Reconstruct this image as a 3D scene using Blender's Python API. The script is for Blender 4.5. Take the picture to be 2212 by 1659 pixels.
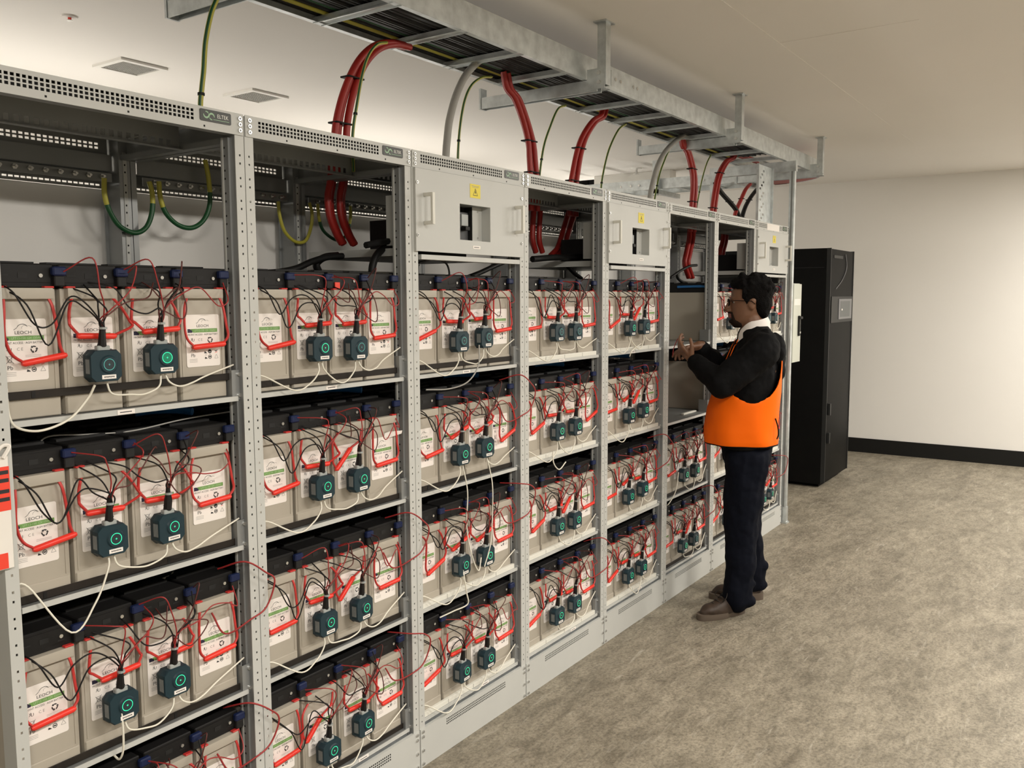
import bpy, bmesh, math, random
from mathutils import Vector, Matrix, noise
PI = math.pi
for o in list(bpy.data.objects): bpy.data.objects.remove(o)
scn = bpy.context.scene
COL = scn.collection

# ------------------------------------------------------------------ camera
W_, H_ = 2212, 1659
F_ = 1887.8345
CX, CY, CZ = -0.8708, -1.9065, 1.6253
YAW, PIT, ROL = 0.604, -0.0989, -0.0043
fw = Vector((math.cos(PIT)*math.cos(YAW), math.cos(PIT)*math.sin(YAW), math.sin(PIT)))
rt = Vector((math.sin(YAW), -math.cos(YAW), 0)); up = rt.cross(fw)
rt2 = rt*math.cos(ROL) + up*math.sin(ROL); up2 = up*math.cos(ROL) - rt*math.sin(ROL)
cam = bpy.data.cameras.new('camera'); co = bpy.data.objects.new('camera', cam); COL.objects.link(co)
cam.sensor_width = 36; cam.lens = F_/W_*36; cam.clip_start = 0.02
M = Matrix((rt2, up2, -fw)).transposed().to_4x4(); M.translation = (CX, CY, CZ); co.matrix_world = M
scn.camera = co
def at(u, v, ax, val):
    """the point on the plane axis=val that the photograph shows at pixel (u, v)"""
    d = fw + rt2*((u-W_/2)/F_) - up2*((v-H_/2)/F_)
    c = Vector((CX, CY, CZ)); return c + d*((val-c[ax])/d[ax])

# ------------------------------------------------------------------ light, world, exposure
scn.view_settings.view_transform = 'Standard'; scn.view_settings.look = 'None'
scn.view_settings.gamma = 1; scn.view_settings.use_curve_mapping = False
scn.view_settings.exposure = 0.12
wd = bpy.data.worlds.new('world'); scn.world = wd; wd.use_nodes = True
wd.node_tree.nodes['Background'].inputs[0].default_value = (1, .95, .88, 1)
wd.node_tree.nodes['Background'].inputs[1].default_value = 0.03
def area(name, loc, sx, sy, power, rot=(0,0,0), col=(1, .95, .875)):
    l = bpy.data.lights.new(name, 'AREA'); l.shape = 'RECTANGLE'; l.size = sx; l.size_y = sy
    l.energy = power; l.color = col
    o = bpy.data.objects.new(name, l); COL.objects.link(o); o.location = loc; o.rotation_euler = rot
    return o
# recessed ceiling panels over the aisle, right of and behind the camera
for x in (-1.6, 0.9, 3.4, 5.9, 7.6):
    area('ceiling_panel_light', (x, -2.9, 2.775), 1.2, 0.3, 86)
# added unseen uplights behind the racks, brightening the ceiling above them
for x in (-1.6, 1.2, 4.0, 6.8):
    area('added_uplight', (x, 2.80, 1.90), 2.2, 0.12, 11, rot=(PI+.75,0,0))

# ------------------------------------------------------------------ materials
MATS = {}
def mat(name, col, rough=.5, metal=0., emit=None, es=1., noise_amt=0., nscale=8., bump=0., bscale=60., spec=.5):
    m = bpy.data.materials.new(name); m.use_nodes = True; nt = m.node_tree; b = nt.nodes['Principled BSDF']
    b.inputs['Base Color'].default_value = (*col, 1); b.inputs['Roughness'].default_value = rough
    b.inputs['Metallic'].default_value = metal; b.inputs['Specular IOR Level'].default_value = spec
    tc = nt.nodes.new('ShaderNodeTexCoord')
    if noise_amt:
        n = nt.nodes.new('ShaderNodeTexNoise'); n.inputs['Scale'].default_value = nscale; n.inputs['Detail'].default_value = 5
        nt.links.new(tc.outputs['Object'], n.inputs['Vector'])
        r = nt.nodes.new('ShaderNodeMapRange'); r.inputs['From Min'].default_value = .3; r.inputs['From Max'].default_value = .7
        r.inputs['To Min'].default_value = 1-noise_amt; r.inputs['To Max'].default_value = 1+noise_amt
        nt.links.new(n.outputs['Fac'], r.inputs['Value'])
        mx = nt.nodes.new('ShaderNodeVectorMath'); mx.operation = 'SCALE'; mx.inputs[0].default_value = col
        nt.links.new(r.outputs[0], mx.inputs['Scale']); nt.links.new(mx.outputs[0], b.inputs['Base Color'])
    if bump:
        n2 = nt.nodes.new('ShaderNodeTexNoise'); n2.inputs['Scale'].default_value = bscale; n2.inputs['Detail'].default_value = 3
        nt.links.new(tc.outputs['Object'], n2.inputs['Vector'])
        bp = nt.nodes.new('ShaderNodeBump'); bp.inputs['Strength'].default_value = bump; bp.inputs['Distance'].default_value = .01
        nt.links.new(n2.outputs['Fac'], bp.inputs['Height']); nt.links.new(bp.outputs[0], b.inputs['Normal'])
    if emit:
        b.inputs['Emission Color'].default_value = (*emit, 1); b.inputs['Emission Strength'].default_value = es
    MATS[name] = m; return m
mat('rack_grey', (.52, .525, .50), .42, 0, noise_amt=.03, nscale=3)
mat('rack_shaded', (.25, .258, .253), .45, .3, noise_amt=.05, nscale=5)  # rack grey made darker: shade inside the racks put into the colour
mat('galvanised', (.62, .655, .66), .36, .7, noise_amt=.16, nscale=22, bump=.08, bscale=30)
mat('zinc_bolt', (.7, .7, .68), .25, .9)
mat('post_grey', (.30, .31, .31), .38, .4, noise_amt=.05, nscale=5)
mat('hole_shade', (.01, .01, .01), .8)  # near-black standing for the shade in holes, recesses and the hatch
mat('case_beige', (.425, .385, .32), .5, noise_amt=.03, nscale=4)
mat('cover_black', (.011, .0105, .0105), .5, spec=.25)
mat('slot_black', (.006, .006, .006), .7)
mat('link_blue', (.010, .018, .065), .4, spec=.3)
mat('bright_blue', (.03, .16, .42), .4)
mat('label_white', (.87, .82, .77), .4)
mat('ink', (.02, .02, .022), .6)
mat('ink_grey', (.28, .27, .25), .6)
mat('ink_navy', (.02, .02, .05), .6)
mat('band_green', (.16, .33, .09), .5)
mat('band_text', (.45, .60, .35), .5)
mat('rope_red', (.55, .035, .03), .45)
mat('grip_red', (.80, .035, .02), .38)
mat('lead_red', (.34, .028, .028), .4)
mat('lead_brown', (.10, .022, .018), .45)
mat('lead_black', (.008, .007, .007), .5, spec=.3)
mat('cable_white', (.80, .77, .66), .4)
mat('strap_black', (.016, .012, .009), .6, spec=.3, noise_amt=.2, nscale=10)
mat('strap_white', (.74, .73, .66), .45)
mat('module_blue', (.012, .033, .044), .42, spec=.35)
mat('module_dark', (.015, .028, .036), .45)
mat('module_clear', (.35, .37, .36), .3)
mat('led_bright', (.02, .3, .16), .4, emit=(.03, .95, .42), es=1.15)
mat('led_dim', (.06, .25, .22), .4, emit=(.09, .42, .38), es=.45)
mat('led_face_bright', (.012, .12, .075), .35, emit=(.0, .35, .16), es=.25)
mat('badge_dark', (.018, .020, .014), .35)
mat('badge_green', (.30, .48, .30), .4)
mat('badge_white', (.8, .8, .75), .4)
mat('sign_yellow', (.80, .66, .05), .5)
mat('cable_red', (.36, .02, .015), .42)
mat('cable_grey', (.38, .37, .34), .5)
mat('cable_black', (.007, .007, .007), .5, spec=.25)
mat('earth_yellow', (.50, .46, .06), .4)
mat('earth_green', (.015, .09, .03), .4)
mat('breaker_grey', (.12, .13, .13), .35); mat('breaker_dark', (.045, .047, .05), .4)
mat('cabinet_black', (.004, .004, .004), .5, noise_amt=.1, spec=.12)
mat('cabinet_edge', (.022, .023, .023), .4, spec=.3)
mat('display_grey', (.20, .20, .21), .3)
mat('box_grey', (.58, .60, .52), .4)
mat('tag_red', (.85, .06, .03), .5)
mat('tag_white', (.82, .78, .72), .5)
mat('skin', (.17, .080, .042), .5, noise_amt=.06, nscale=25)
mat('lip', (.16, .055, .045), .45)
mat('eye_white', (.30, .26, .23), .4)
mat('hair', (.003, .0025, .0025), .85, bump=.7, bscale=160, spec=.12)
mat('beard', (.018, .010, .007), .85, spec=.15, bump=.4, bscale=220)
mat('jacket', (.0032, .0032, .0036), .8, bump=.5, bscale=26, spec=.12)
mat('collar_white', (.75, .70, .66), .6)
mat('vest_orange', (1.0, .15, .0), .6, spec=.2, bump=.3, bscale=9)
mat('trouser', (.0032, .0042, .0085), .85, spec=.1, bump=.4, bscale=22)
mat('shoe', (.040, .024, .015), .6, noise_amt=.25, nscale=30)
mat('sole', (.10, .075, .055), .7)
mat('lace', (.02, .015, .012), .7)
mat('vent_frame', (.85, .83, .78), .5)
mat('vent_mesh', (.50, .49, .46), .6)
mat('lamp_housing', (.7, .7, .68), .5)
mat('lamp_glow', (.9, .9, .9), .5, emit=(1, .9, .76), es=4)
mat('floor_dark', (.0, .0, .0), 1)

def wall_mat(name, col, scale=1.2, amt=.012):
    return mat(name, col, .75, 0, noise_amt=amt, nscale=scale, bump=.03, bscale=120)
wall_mat('wall_paint', (.86, .84, .80)); wall_mat('ceiling_paint', (.86, .83, .785))
mat('baseboard_black', (.008, .008, .007), .6, spec=.25)

def floor_mat():
    m = bpy.data.materials.new('concrete'); m.use_nodes = True; nt = m.node_tree; N = nt.nodes; L = nt.links
    b = N['Principled BSDF']; tc = N.new('ShaderNodeTexCoord')
    def nz(scale, detail, rough=.6, dist=0., vec=None):
        n = N.new('ShaderNodeTexNoise'); n.inputs['Scale'].default_value = scale; n.inputs['Detail'].default_value = detail
        n.inputs['Roughness'].default_value = rough; n.inputs['Distortion'].default_value = dist
        L.new(vec or tc.outputs['Object'], n.inputs['Vector']); return n.outputs['Fac']
    def ramp(fac, pts):
        r = N.new('ShaderNodeValToRGB'); e = r.color_ramp.elements
        e[0].position, e[0].color = pts[0][0], (*pts[0][1], 1); e[1].position, e[1].color = pts[1][0], (*pts[1][1], 1)
        for p, c in pts[2:]:
            x = e.new(p); x.color = (*c, 1)
        L.new(fac, r.inputs[0]); return r.outputs[0]
    def mix(a, c, fac, mode='MIX'):
        x = N.new('ShaderNodeMix'); x.data_type = 'RGBA'; x.blend_type = mode
        for s, v in ((0, fac), (6, a), (7, c)):
            if isinstance(v, (int, float)): x.inputs[s].default_value = v
            elif isinstance(v, tuple): x.inputs[s].default_value = (*v, 1)
            else: L.new(v, x.inputs[s])
        return x.outputs[2]
    mp0 = N.new('ShaderNodeMapping'); mp0.inputs['Rotation'].default_value = (0, 0, .45); mp0.inputs['Scale'].default_value = (1, 2.2, 1)
    L.new(tc.outputs['Object'], mp0.inputs[0]); v0 = mp0.outputs[0]
    base = ramp(nz(2.2, 8, .72, .3, v0), [(.34, (.205, .185, .148)), (.64, (.34, .31, .255))])
    patch = ramp(nz(9, 9, .85, .4, v0), [(.40, (.50, .49, .46)), (.56, (1.05, 1.05, 1.04))])
    c = mix(base, patch, .75, 'MULTIPLY')
    grain = ramp(nz(75, 4, .75), [(.36, (.50, .50, .49)), (.56, (1.06, 1.06, 1.06))])
    c = mix(c, grain, .8, 'MULTIPLY')
    c = mix(c, (1.03, 1.0, .935), 1.0, 'MULTIPLY')
    mp = N.new('ShaderNodeMapping'); mp.inputs['Rotation'].default_value = (0, 0, .52); mp.inputs['Scale'].default_value = (4.5, 26, 1)
    L.new(tc.outputs['Object'], mp.inputs[0])
    st = ramp(nz(1.0, 5, .65, .8, mp.outputs[0]), [(.60, (0, 0, 0)), (.74, (.8, .8, .8))])
    c = mix(c, (.42, .385, .315), st)
    sp = ramp(nz(30, 3, .6, .3), [(.26, (.85, .85, .85)), (.33, (0, 0, 0))])
    c = mix(c, (.10, .09, .075), sp)
    dk = ramp(nz(1.3, 7, .75, .6, mp.outputs[0]), [(.30, (.7, .7, .7)), (.42, (0, 0, 0))])
    c = mix(c, (.125, .112, .09), dk)
    L.new(c, b.inputs['Base Color'])
    rr = N.new('ShaderNodeMapRange'); rr.inputs['To Min'].default_value = .38; rr.inputs['To Max'].default_value = .75
    L.new(nz(5, 5), rr.inputs['Value']); L.new(rr.outputs[0], b.inputs['Roughness'])
    bp = N.new('ShaderNodeBump'); bp.inputs['Strength'].default_value = .12; bp.inputs['Distance'].default_value = .01
    L.new(nz(60, 4), bp.inputs['Height']); L.new(bp.outputs[0], b.inputs['Normal'])
    MATS['concrete'] = m
floor_mat()
def stripes_mat():
    m = bpy.data.materials.new('earth_stripe'); m.use_nodes = True; nt = m.node_tree; b = nt.nodes['Principled BSDF']
    at_ = nt.nodes.new('ShaderNodeUVMap'); sp = nt.nodes.new('ShaderNodeSeparateXYZ'); nt.links.new(at_.outputs[0], sp.inputs[0])
    g = nt.nodes.new('ShaderNodeMath'); g.operation = 'GREATER_THAN'; g.inputs[1].default_value = .62
    nt.links.new(sp.outputs[0], g.inputs[0])
    x = nt.nodes.new('ShaderNodeMix'); x.data_type = 'RGBA'
    x.inputs[6].default_value = (.55, .50, .07, 1); x.inputs[7].default_value = (.012, .06, .02, 1)
    nt.links.new(g.outputs[0], x.inputs[0]); nt.links.new(x.outputs[2], b.inputs['Base Color']); b.inputs['Roughness'].default_value = .4
    MATS['earth_stripe'] = m
stripes_mat()

# ------------------------------------------------------------------ mesh helper
class MB:
    def __init__(s): s.v = []; s.f = []; s.m = []; s.names = []; s.uv = None
    def mi(s, name):
        if name not in s.names: s.names.append(name)
        return s.names.index(name)
    def add(s, vs, fs, m, T=None):
        b = len(s.v); i = s.mi(m)
        s.v += [tuple(T @ Vector(p)) if T else tuple(p) for p in vs]
        s.f += [tuple(b+k for k in f) for f in fs]; s.m += [i]*len(fs); return s
    def box(s, x0, x1, y0, y1, z0, z1, m, T=None):
        v = [(x, y, z) for z in (z0, z1) for y in (y0, y1) for x in (x0, x1)]
        return s.add(v, [(0,2,3,1), (4,5,7,6), (0,1,5,4), (2,6,7,3), (0,4,6,2), (1,3,7,5)], m, T)
    def bbox(s, x0, x1, y0, y1, z0, z1, m, r=.004, seg=2, T=None):
        bm = bmesh.new(); bmesh.ops.create_cube(bm, size=1)
        for v in bm.verts: v.co = Vector(((x0+x1)/2+v.co.x*(x1-x0), (y0+y1)/2+v.co.y*(y1-y0), (z0+z1)/2+v.co.z*(z1-z0)))
        bmesh.ops.bevel(bm, geom=bm.edges[:], offset=r, segments=seg, affect='EDGES', profile=.7)
        bm.verts.index_update(); s.add([v.co for v in bm.verts], [[v.index for v in f.verts] for f in bm.faces], m, T); bm.free(); return s
    def cyl(s, a, b, r, m, n=10, r2=None, cap=True):
        a, b = Vector(a), Vector(b); d = (b-a).normalized(); r2 = r if r2 is None else r2
        t = Vector((0,0,1)) if abs(d.z) < .9 else Vector((1,0,0)); e1 = d.cross(t).normalized(); e2 = d.cross(e1)
        vs = [a+(e1*math.cos(2*PI*k/n)+e2*math.sin(2*PI*k/n))*r for k in range(n)] + [b+(e1*math.cos(2*PI*k/n)+e2*math.sin(2*PI*k/n))*r2 for k in range(n)]
        fs = [(k, (k+1) % n, n+(k+1) % n, n+k) for k in range(n)]
        if cap: fs += [tuple(range(n))[::-1], tuple(range(n, 2*n))]
        return s.add(vs, fs, m)
    def tube(s, pts, r, m, n=6, cap=True):
        pts = [Vector(p) for p in pts]; rings = []; prev = None; vs = []
        for i, p in enumerate(pts):
            d = (pts[min(i+1, len(pts)-1)] - pts[max(i-1, 0)])
            d = d.normalized() if d.length > 1e-9 else Vector((0,0,1))
            if prev is None:
                t = Vector((0,0,1)) if abs(d.z) < .9 else Vector((1,0,0)); e = d.cross(t).normalized()
            else:
                e = prev - d*prev.dot(d); e = e.normalized() if e.length > 1e-6 else d.orthogonal().normalized()
            prev = e; e2 = d.cross(e); rr = r[i] if isinstance(r, (list, tuple)) else r
            vs += [p + (e*math.cos(2*PI*k/n)+e2*math.sin(2*PI*k/n))*rr for k in range(n)]
        fs = [(i*n+k, i*n+(k+1) % n, (i+1)*n+(k+1) % n, (i+1)*n+k) for i in range(len(pts)-1) for k in range(n)]
        if cap: fs += [tuple(range(n))[::-1], tuple(range((len(pts)-1)*n, len(pts)*n))]
        return s.add(vs, fs, m)
    def poly(s, pts2, y, m, T=None, th=0):
        """flat polygon in XZ at depth y facing -y"""
        n = len(pts2); vs = [(x, y, z) for x, z in pts2]
        return s.add(vs, [tuple(range(n))], m, T)
    def disc(s, x, z, r, y, m, n=14, r_in=0):
        if not r_in: return s.poly([(x+r*math.cos(2*PI*k/n), z+r*math.sin(2*PI*k/n)) for k in range(n)], y, m)
        vs = [(x+q*math.cos(2*PI*k/n), y, z+q*math.sin(2*PI*k/n)) for q in (r, r_in) for k in range(n)]
        return s.add(vs, [(k, (k+1) % n, n+(k+1) % n, n+k) for k in range(n)], m)
    def mesh(s, name, smooth=False, uvs=False):
        me = bpy.data.meshes.new(name); me.from_pydata(s.v, [], s.f)
        for n in s.names: me.materials.append(MATS[n])
        me.polygons.foreach_set('material_index', s.m)
        if smooth: me.polygons.foreach_set('use_smooth', [True]*len(s.f))
        me.update(); return me
def sm(me, angle=35):
    """smooth shading that keeps sharp edges"""
    me.polygons.foreach_set('use_smooth', [True]*len(me.polygons))
    bm = bmesh.new(); bm.from_mesh(me)
    bmesh.ops.recalc_face_normals(bm, faces=bm.faces[:])
    for e in bm.edges:
        if len(e.link_faces) == 2 and e.calc_face_angle(0) > math.radians(angle): e.smooth = False
    bm.to_mesh(me); bm.free(); return me
def inst(name, me, parent=None, loc=(0,0,0), rz=0, label=None, cat=None, group=None, kind=None):
    o = bpy.data.objects.new(name, me); COL.objects.link(o); o.parent = parent
    o.location = loc; o.rotation_euler = (0, 0, rz)
    if label: o['label'] = label
    if cat: o['category'] = cat
    if group: o['group'] = group
    if kind: o['kind'] = kind
    return o
def thing(name, label, cat, loc=(0,0,0), rz=0, group=None): return inst(name, None, None, loc, rz, label, cat, group)
def struct(name, mb, me=None): return inst(name, me or mb.mesh(name), kind='structure')
def catmull(P, n=8):
    P = [Vector(p) for p in P]; Q = [P[0]*2-P[1]] + P + [P[-1]*2-P[-2]]; out = []
    for i in range(1, len(Q)-2):
        a, b, c, d = Q[i-1:i+3]
        for k in range(n):
            t = k/n; out.append(.5*((2*b)+(c-a)*t+(2*a-5*b+4*c-d)*t*t+(3*b-a-3*c+d)*t**3))
    out.append(P[-1]); return out
def text_into(mb, txt, x, z, size, y, m, align='CENTER', sx=1.0, mirror=False):
    cu = bpy.data.curves.new('t', 'FONT'); cu.body = txt; cu.size = size; cu.align_x = align; cu.align_y = 'CENTER'; cu.resolution_u = 2
    o = bpy.data.objects.new('t', cu); COL.objects.link(o)
    dg = bpy.context.evaluated_depsgraph_get(); me = bpy.data.meshes.new_from_object(o.evaluated_get(dg))
    q = -1 if mirror else 1
    mb.add([(x+v.co.x*sx*q, y, z+v.co.y) for v in me.vertices], [list(p.vertices) for p in me.polygons], m)
    bpy.data.objects.remove(o); bpy.data.curves.remove(cu); bpy.data.meshes.remove(me)
def perf(mb, x0, x1, z0, z1, y, th, m, holes):
    """plate in XZ with rectangular holes (list of x0,x1,z0,z1 on a regular grid): real openings with thickness"""
    xs = sorted({round(v, 5) for h in holes for v in h[:2]} | {x0, x1}); zs = sorted({round(v, 5) for h in holes for v in h[2:]} | {z0, z1})
    hs = {(round(h[0], 5), round(h[2], 5)) for h in holes}
    def isH(i, j): return (xs[i], zs[j]) in hs
    nx, nz = len(xs)-1, len(zs)-1
    vid = {}
    vs, fs = [], []
    def V(x, yy, z):
        k = (x, yy, z)
        if k not in vid: vid[k] = len(vs); vs.append(k)
        return vid[k]
    for i in range(nx):
        for j in range(nz):
            a, b, c, d = xs[i], xs[i+1], zs[j], zs[j+1]
            if isH(i, j):
                fs += [(V(a,y,c), V(b,y,c), V(b,y+th,c), V(a,y+th,c)), (V(a,y,d), V(a,y+th,d), V(b,y+th,d), V(b,y,d)),
                       (V(a,y,c), V(a,y+th,c), V(a,y+th,d), V(a,y,d)), (V(b,y,c), V(b,y,d), V(b,y+th,d), V(b,y+th,c))]
            else:
                fs += [(V(a,y,c), V(b,y,c), V(b,y,d), V(a,y,d)), (V(a,y+th,c), V(a,y+th,d), V(b,y+th,d), V(b,y+th,c))]
    fs += [(V(x0,y,z0), V(x0,y+th,z0), V(x1,y+th,z0), V(x1,y,z0)), (V(x0,y,z1), V(x1,y,z1), V(x1,y+th,z1), V(x0,y+th,z1)),
           (V(x0,y,z0), V(x0,y,z1), V(x0,y+th,z1), V(x0,y+th,z0)), (V(x1,y,z0), V(x1,y+th,z0), V(x1,y+th,z1), V(x1,y,z1))]
    mb.add(vs, fs, m)

# ------------------------------------------------------------------ the room
X0, X1, Y0, Y1, ZC = -5.0, 8.626, -8.0, 2.95, 2.793
b = MB(); b.box(X0-.1, X1+.1, Y0-.1, Y1+.1, -.1, 0, 'concrete'); struct('floor', b)
hx0, hx1, hy0, hy1 = 6.92, 7.42, 2.08, 2.80        # open hatch in the ceiling
b = MB()
for (xa, xb, ya, yb) in ((X0-.1, hx0, Y0-.1, Y1+.1), (hx1, X1+.1, Y0-.1, Y1+.1), (hx0, hx1, Y0-.1, hy0), (hx0, hx1, hy1, Y1+.1)):
    b.box(xa, xb, ya, yb, ZC, ZC+.012, 'ceiling_paint')
struct('ceiling', b)
b = MB()
b.box(hx0-.02, hx0, hy0-.02, hy1+.02, ZC+.013, ZC+.4, 'hole_shade'); b.box(hx1, hx1+.02, hy0-.02, hy1+.02, ZC+.013, ZC+.4, 'hole_shade')
b.box(hx0, hx1, hy0-.02, hy0, ZC+.013, ZC+.4, 'hole_shade'); b.box(hx0, hx1, hy1, hy1+.02, ZC+.013, ZC+.4, 'hole_shade')
b.box(hx0-.02, hx1+.02, hy0-.02, hy1+.02, ZC+.4, ZC+.42, 'hole_shade')  # shaft above the hatch, its shade put in as near-black colour
struct('hatch_shaft', b)
for n, a in (('wall_front', (X1, X1+.1, Y0, Y1)), ('wall_back', (X0-.1, X0, Y0, Y1)), ('wall_left', (X0-.1, X1+.1, Y1, Y1+.1)), ('wall_right', (X0-.1, X1+.1, Y0-.1, Y0))):
    b = MB(); b.box(*a, 0, ZC, 'wall_paint'); struct(n, b)
b = MB(); b.bbox(X1-.014, X1+.001, Y0+.014, Y1-.014, 0.0, .148, 'baseboard_black', .003); struct('baseboard_front', b)
b = MB(); b.bbox(X0+.02, X1-.02, Y0-.001, Y0+.014, 0.0, .148, 'baseboard_black', .003); struct('baseboard_right', b)
b = MB(); b.bbox(X0+.02, X1-.02, Y1-.014, Y1+.001, 0.0, .148, 'baseboard_black', .003); struct('baseboard_left', b)
# ceiling board joints: fine raised cover beads
b = MB(); b.box(1.5, 4.9, -.556, -.550, ZC-.0025, ZC+.001, 'ceiling_paint'); b.box(4.9, 6.6, -.555, -.551, ZC-.001, ZC+.001, 'ceiling_paint'); struct('trim_2', b)
b = MB(); b.box(3.282, 3.286, -1.15, -.556, ZC-.0012, ZC+.001, 'ceiling_paint'); struct('trim_3', b)
# shallow wall bead far end corner
def vent(x0, x1, y0, y1, lab):
    t = thing('ceiling_vent', lab, 'vent', ((x0+x1)/2, (y0+y1)/2, ZC), group='square ceiling vents')
    hx, hy = (x1-x0)/2, (y1-y0)/2; b = MB()
    for a in ((-hx, hx, -hy, -hy+.028), (-hx, hx, hy-.028, hy), (-hx, -hx+.028, -hy+.028, hy-.028), (hx-.028, hx, -hy+.028, hy-.028)):
        b.box(*a, -.012, 0, 'vent_frame')
    inst('frame', b.mesh('vent_frame'), t)
    b = MB(); b.box(-hx+.028, hx-.028, -hy+.028, hy-.028, -.004, 0, 'vent_mesh')
    for k in range(14):
        x = -hx+.036+k*(2*hx-.072)/13; b.box(x-.0015, x+.0015, -hy+.028, hy-.028, -.007, -.004, 'vent_mesh')
        y = -hy+.036+k*(2*hy-.072)/13; b.box(-hx+.028, hx-.028, y-.0015, y+.0015, -.0075, -.004, 'vent_mesh')
    inst('grille', b.mesh('vent_grille'), t)
vent(1.655, 1.912, 2.13, 2.385, 'square white-framed ceiling vent with grey grille, the nearer left one')
vent(2.437, 2.70, 2.127, 2.385, 'square white-framed ceiling vent with grey grille beside the red cable bundle')
t = thing('fire_sprinkler', 'small sprinkler with a red bulb on the ceiling at upper left', 'sprinkler', (1.184, 1.733, ZC))
b = MB(); b.cyl((0,0,-.006), (0,0,0), .030, 'ceiling_paint', 18, .034); inst('escutcheon', sm(b.mesh('escutcheon')), t)
b = MB(); b.cyl((0,0,-.016), (0,0,-.006), .007, 'tag_red', 10); b.cyl((0,0,-.018), (0,0,-.016), .012, 'zinc_bolt', 12); inst('bulb', b.mesh('bulb'), t, label='red bulb')
t = thing('fire_sprinkler', 'small pale sprinkler head on the ceiling above the middle racks', 'sprinkler', (6.466, 1.766, ZC))
b = MB(); b.cyl((0,0,-.006), (0,0,0), .045, 'vent_frame', 18, .05); inst('escutcheon', sm(b.mesh('escutcheon')), t)
b = MB(); b.cyl((0,0,-.05), (0,0,-.006), .012, 'zinc_bolt', 10); b.cyl((0,0,-.055), (0,0,-.05), .024, 'zinc_bolt', 12); inst('nozzle', b.mesh('nozzle'), t)
# lamps (out of the photograph's frame, but they light the room)
def panel_lamp(x):
    t = thing('ceiling_panel_lamp', 'recessed rectangular ceiling panel lamp over the aisle', 'ceiling lamp', (x, -2.9, ZC), group='ceiling panel lamps')
    b = MB()
    for a in ((-.62, .62, -.17, -.15), (-.62, .62, .15, .17), (-.62, -.60, -.15, .15), (.60, .62, -.15, .15)): b.box(*a, -.012, 0, 'lamp_housing')
    inst('frame', b.mesh('lamp_frame'), t)
    b = MB(); b.box(-.60, .60, -.15, .15, -.006, 0, 'lamp_glow'); inst('diffuser', b.mesh('lamp_diffuser'), t)
for x in (-1.6, 0.9, 3.4, 5.9, 7.6): panel_lamp(x)
for x in (-1.6, 1.2, 4.0, 6.8):
    t = thing('added_uplight_lamp', 'added linear uplight, unseen on the wall behind the racks', 'lamp', (x, 2.87, 1.87), group='added uplights behind the racks')  # added fixture, unseen, put in to brighten the ceiling behind the racks
    b = MB(); b.box(-1.15, 1.15, -.15, .08, -.03, -.025, 'lamp_housing'); b.box(-1.15, 1.15, -.155, -.15, -.03, .01, 'lamp_housing'); b.box(-1.15, -1.145, -.15, .08, -.025, .01, 'lamp_housing'); b.box(1.145, 1.15, -.15, .08, -.025, .01, 'lamp_housing')
    inst('housing', b.mesh('uplight_housing'), t)
    b = MB(); b.cyl((-1.1, -.07, -.005), (1.1, -.07, -.005), .013, 'lamp_glow', 10); inst('tube', b.mesh('uplight_tube'), t)

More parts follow.
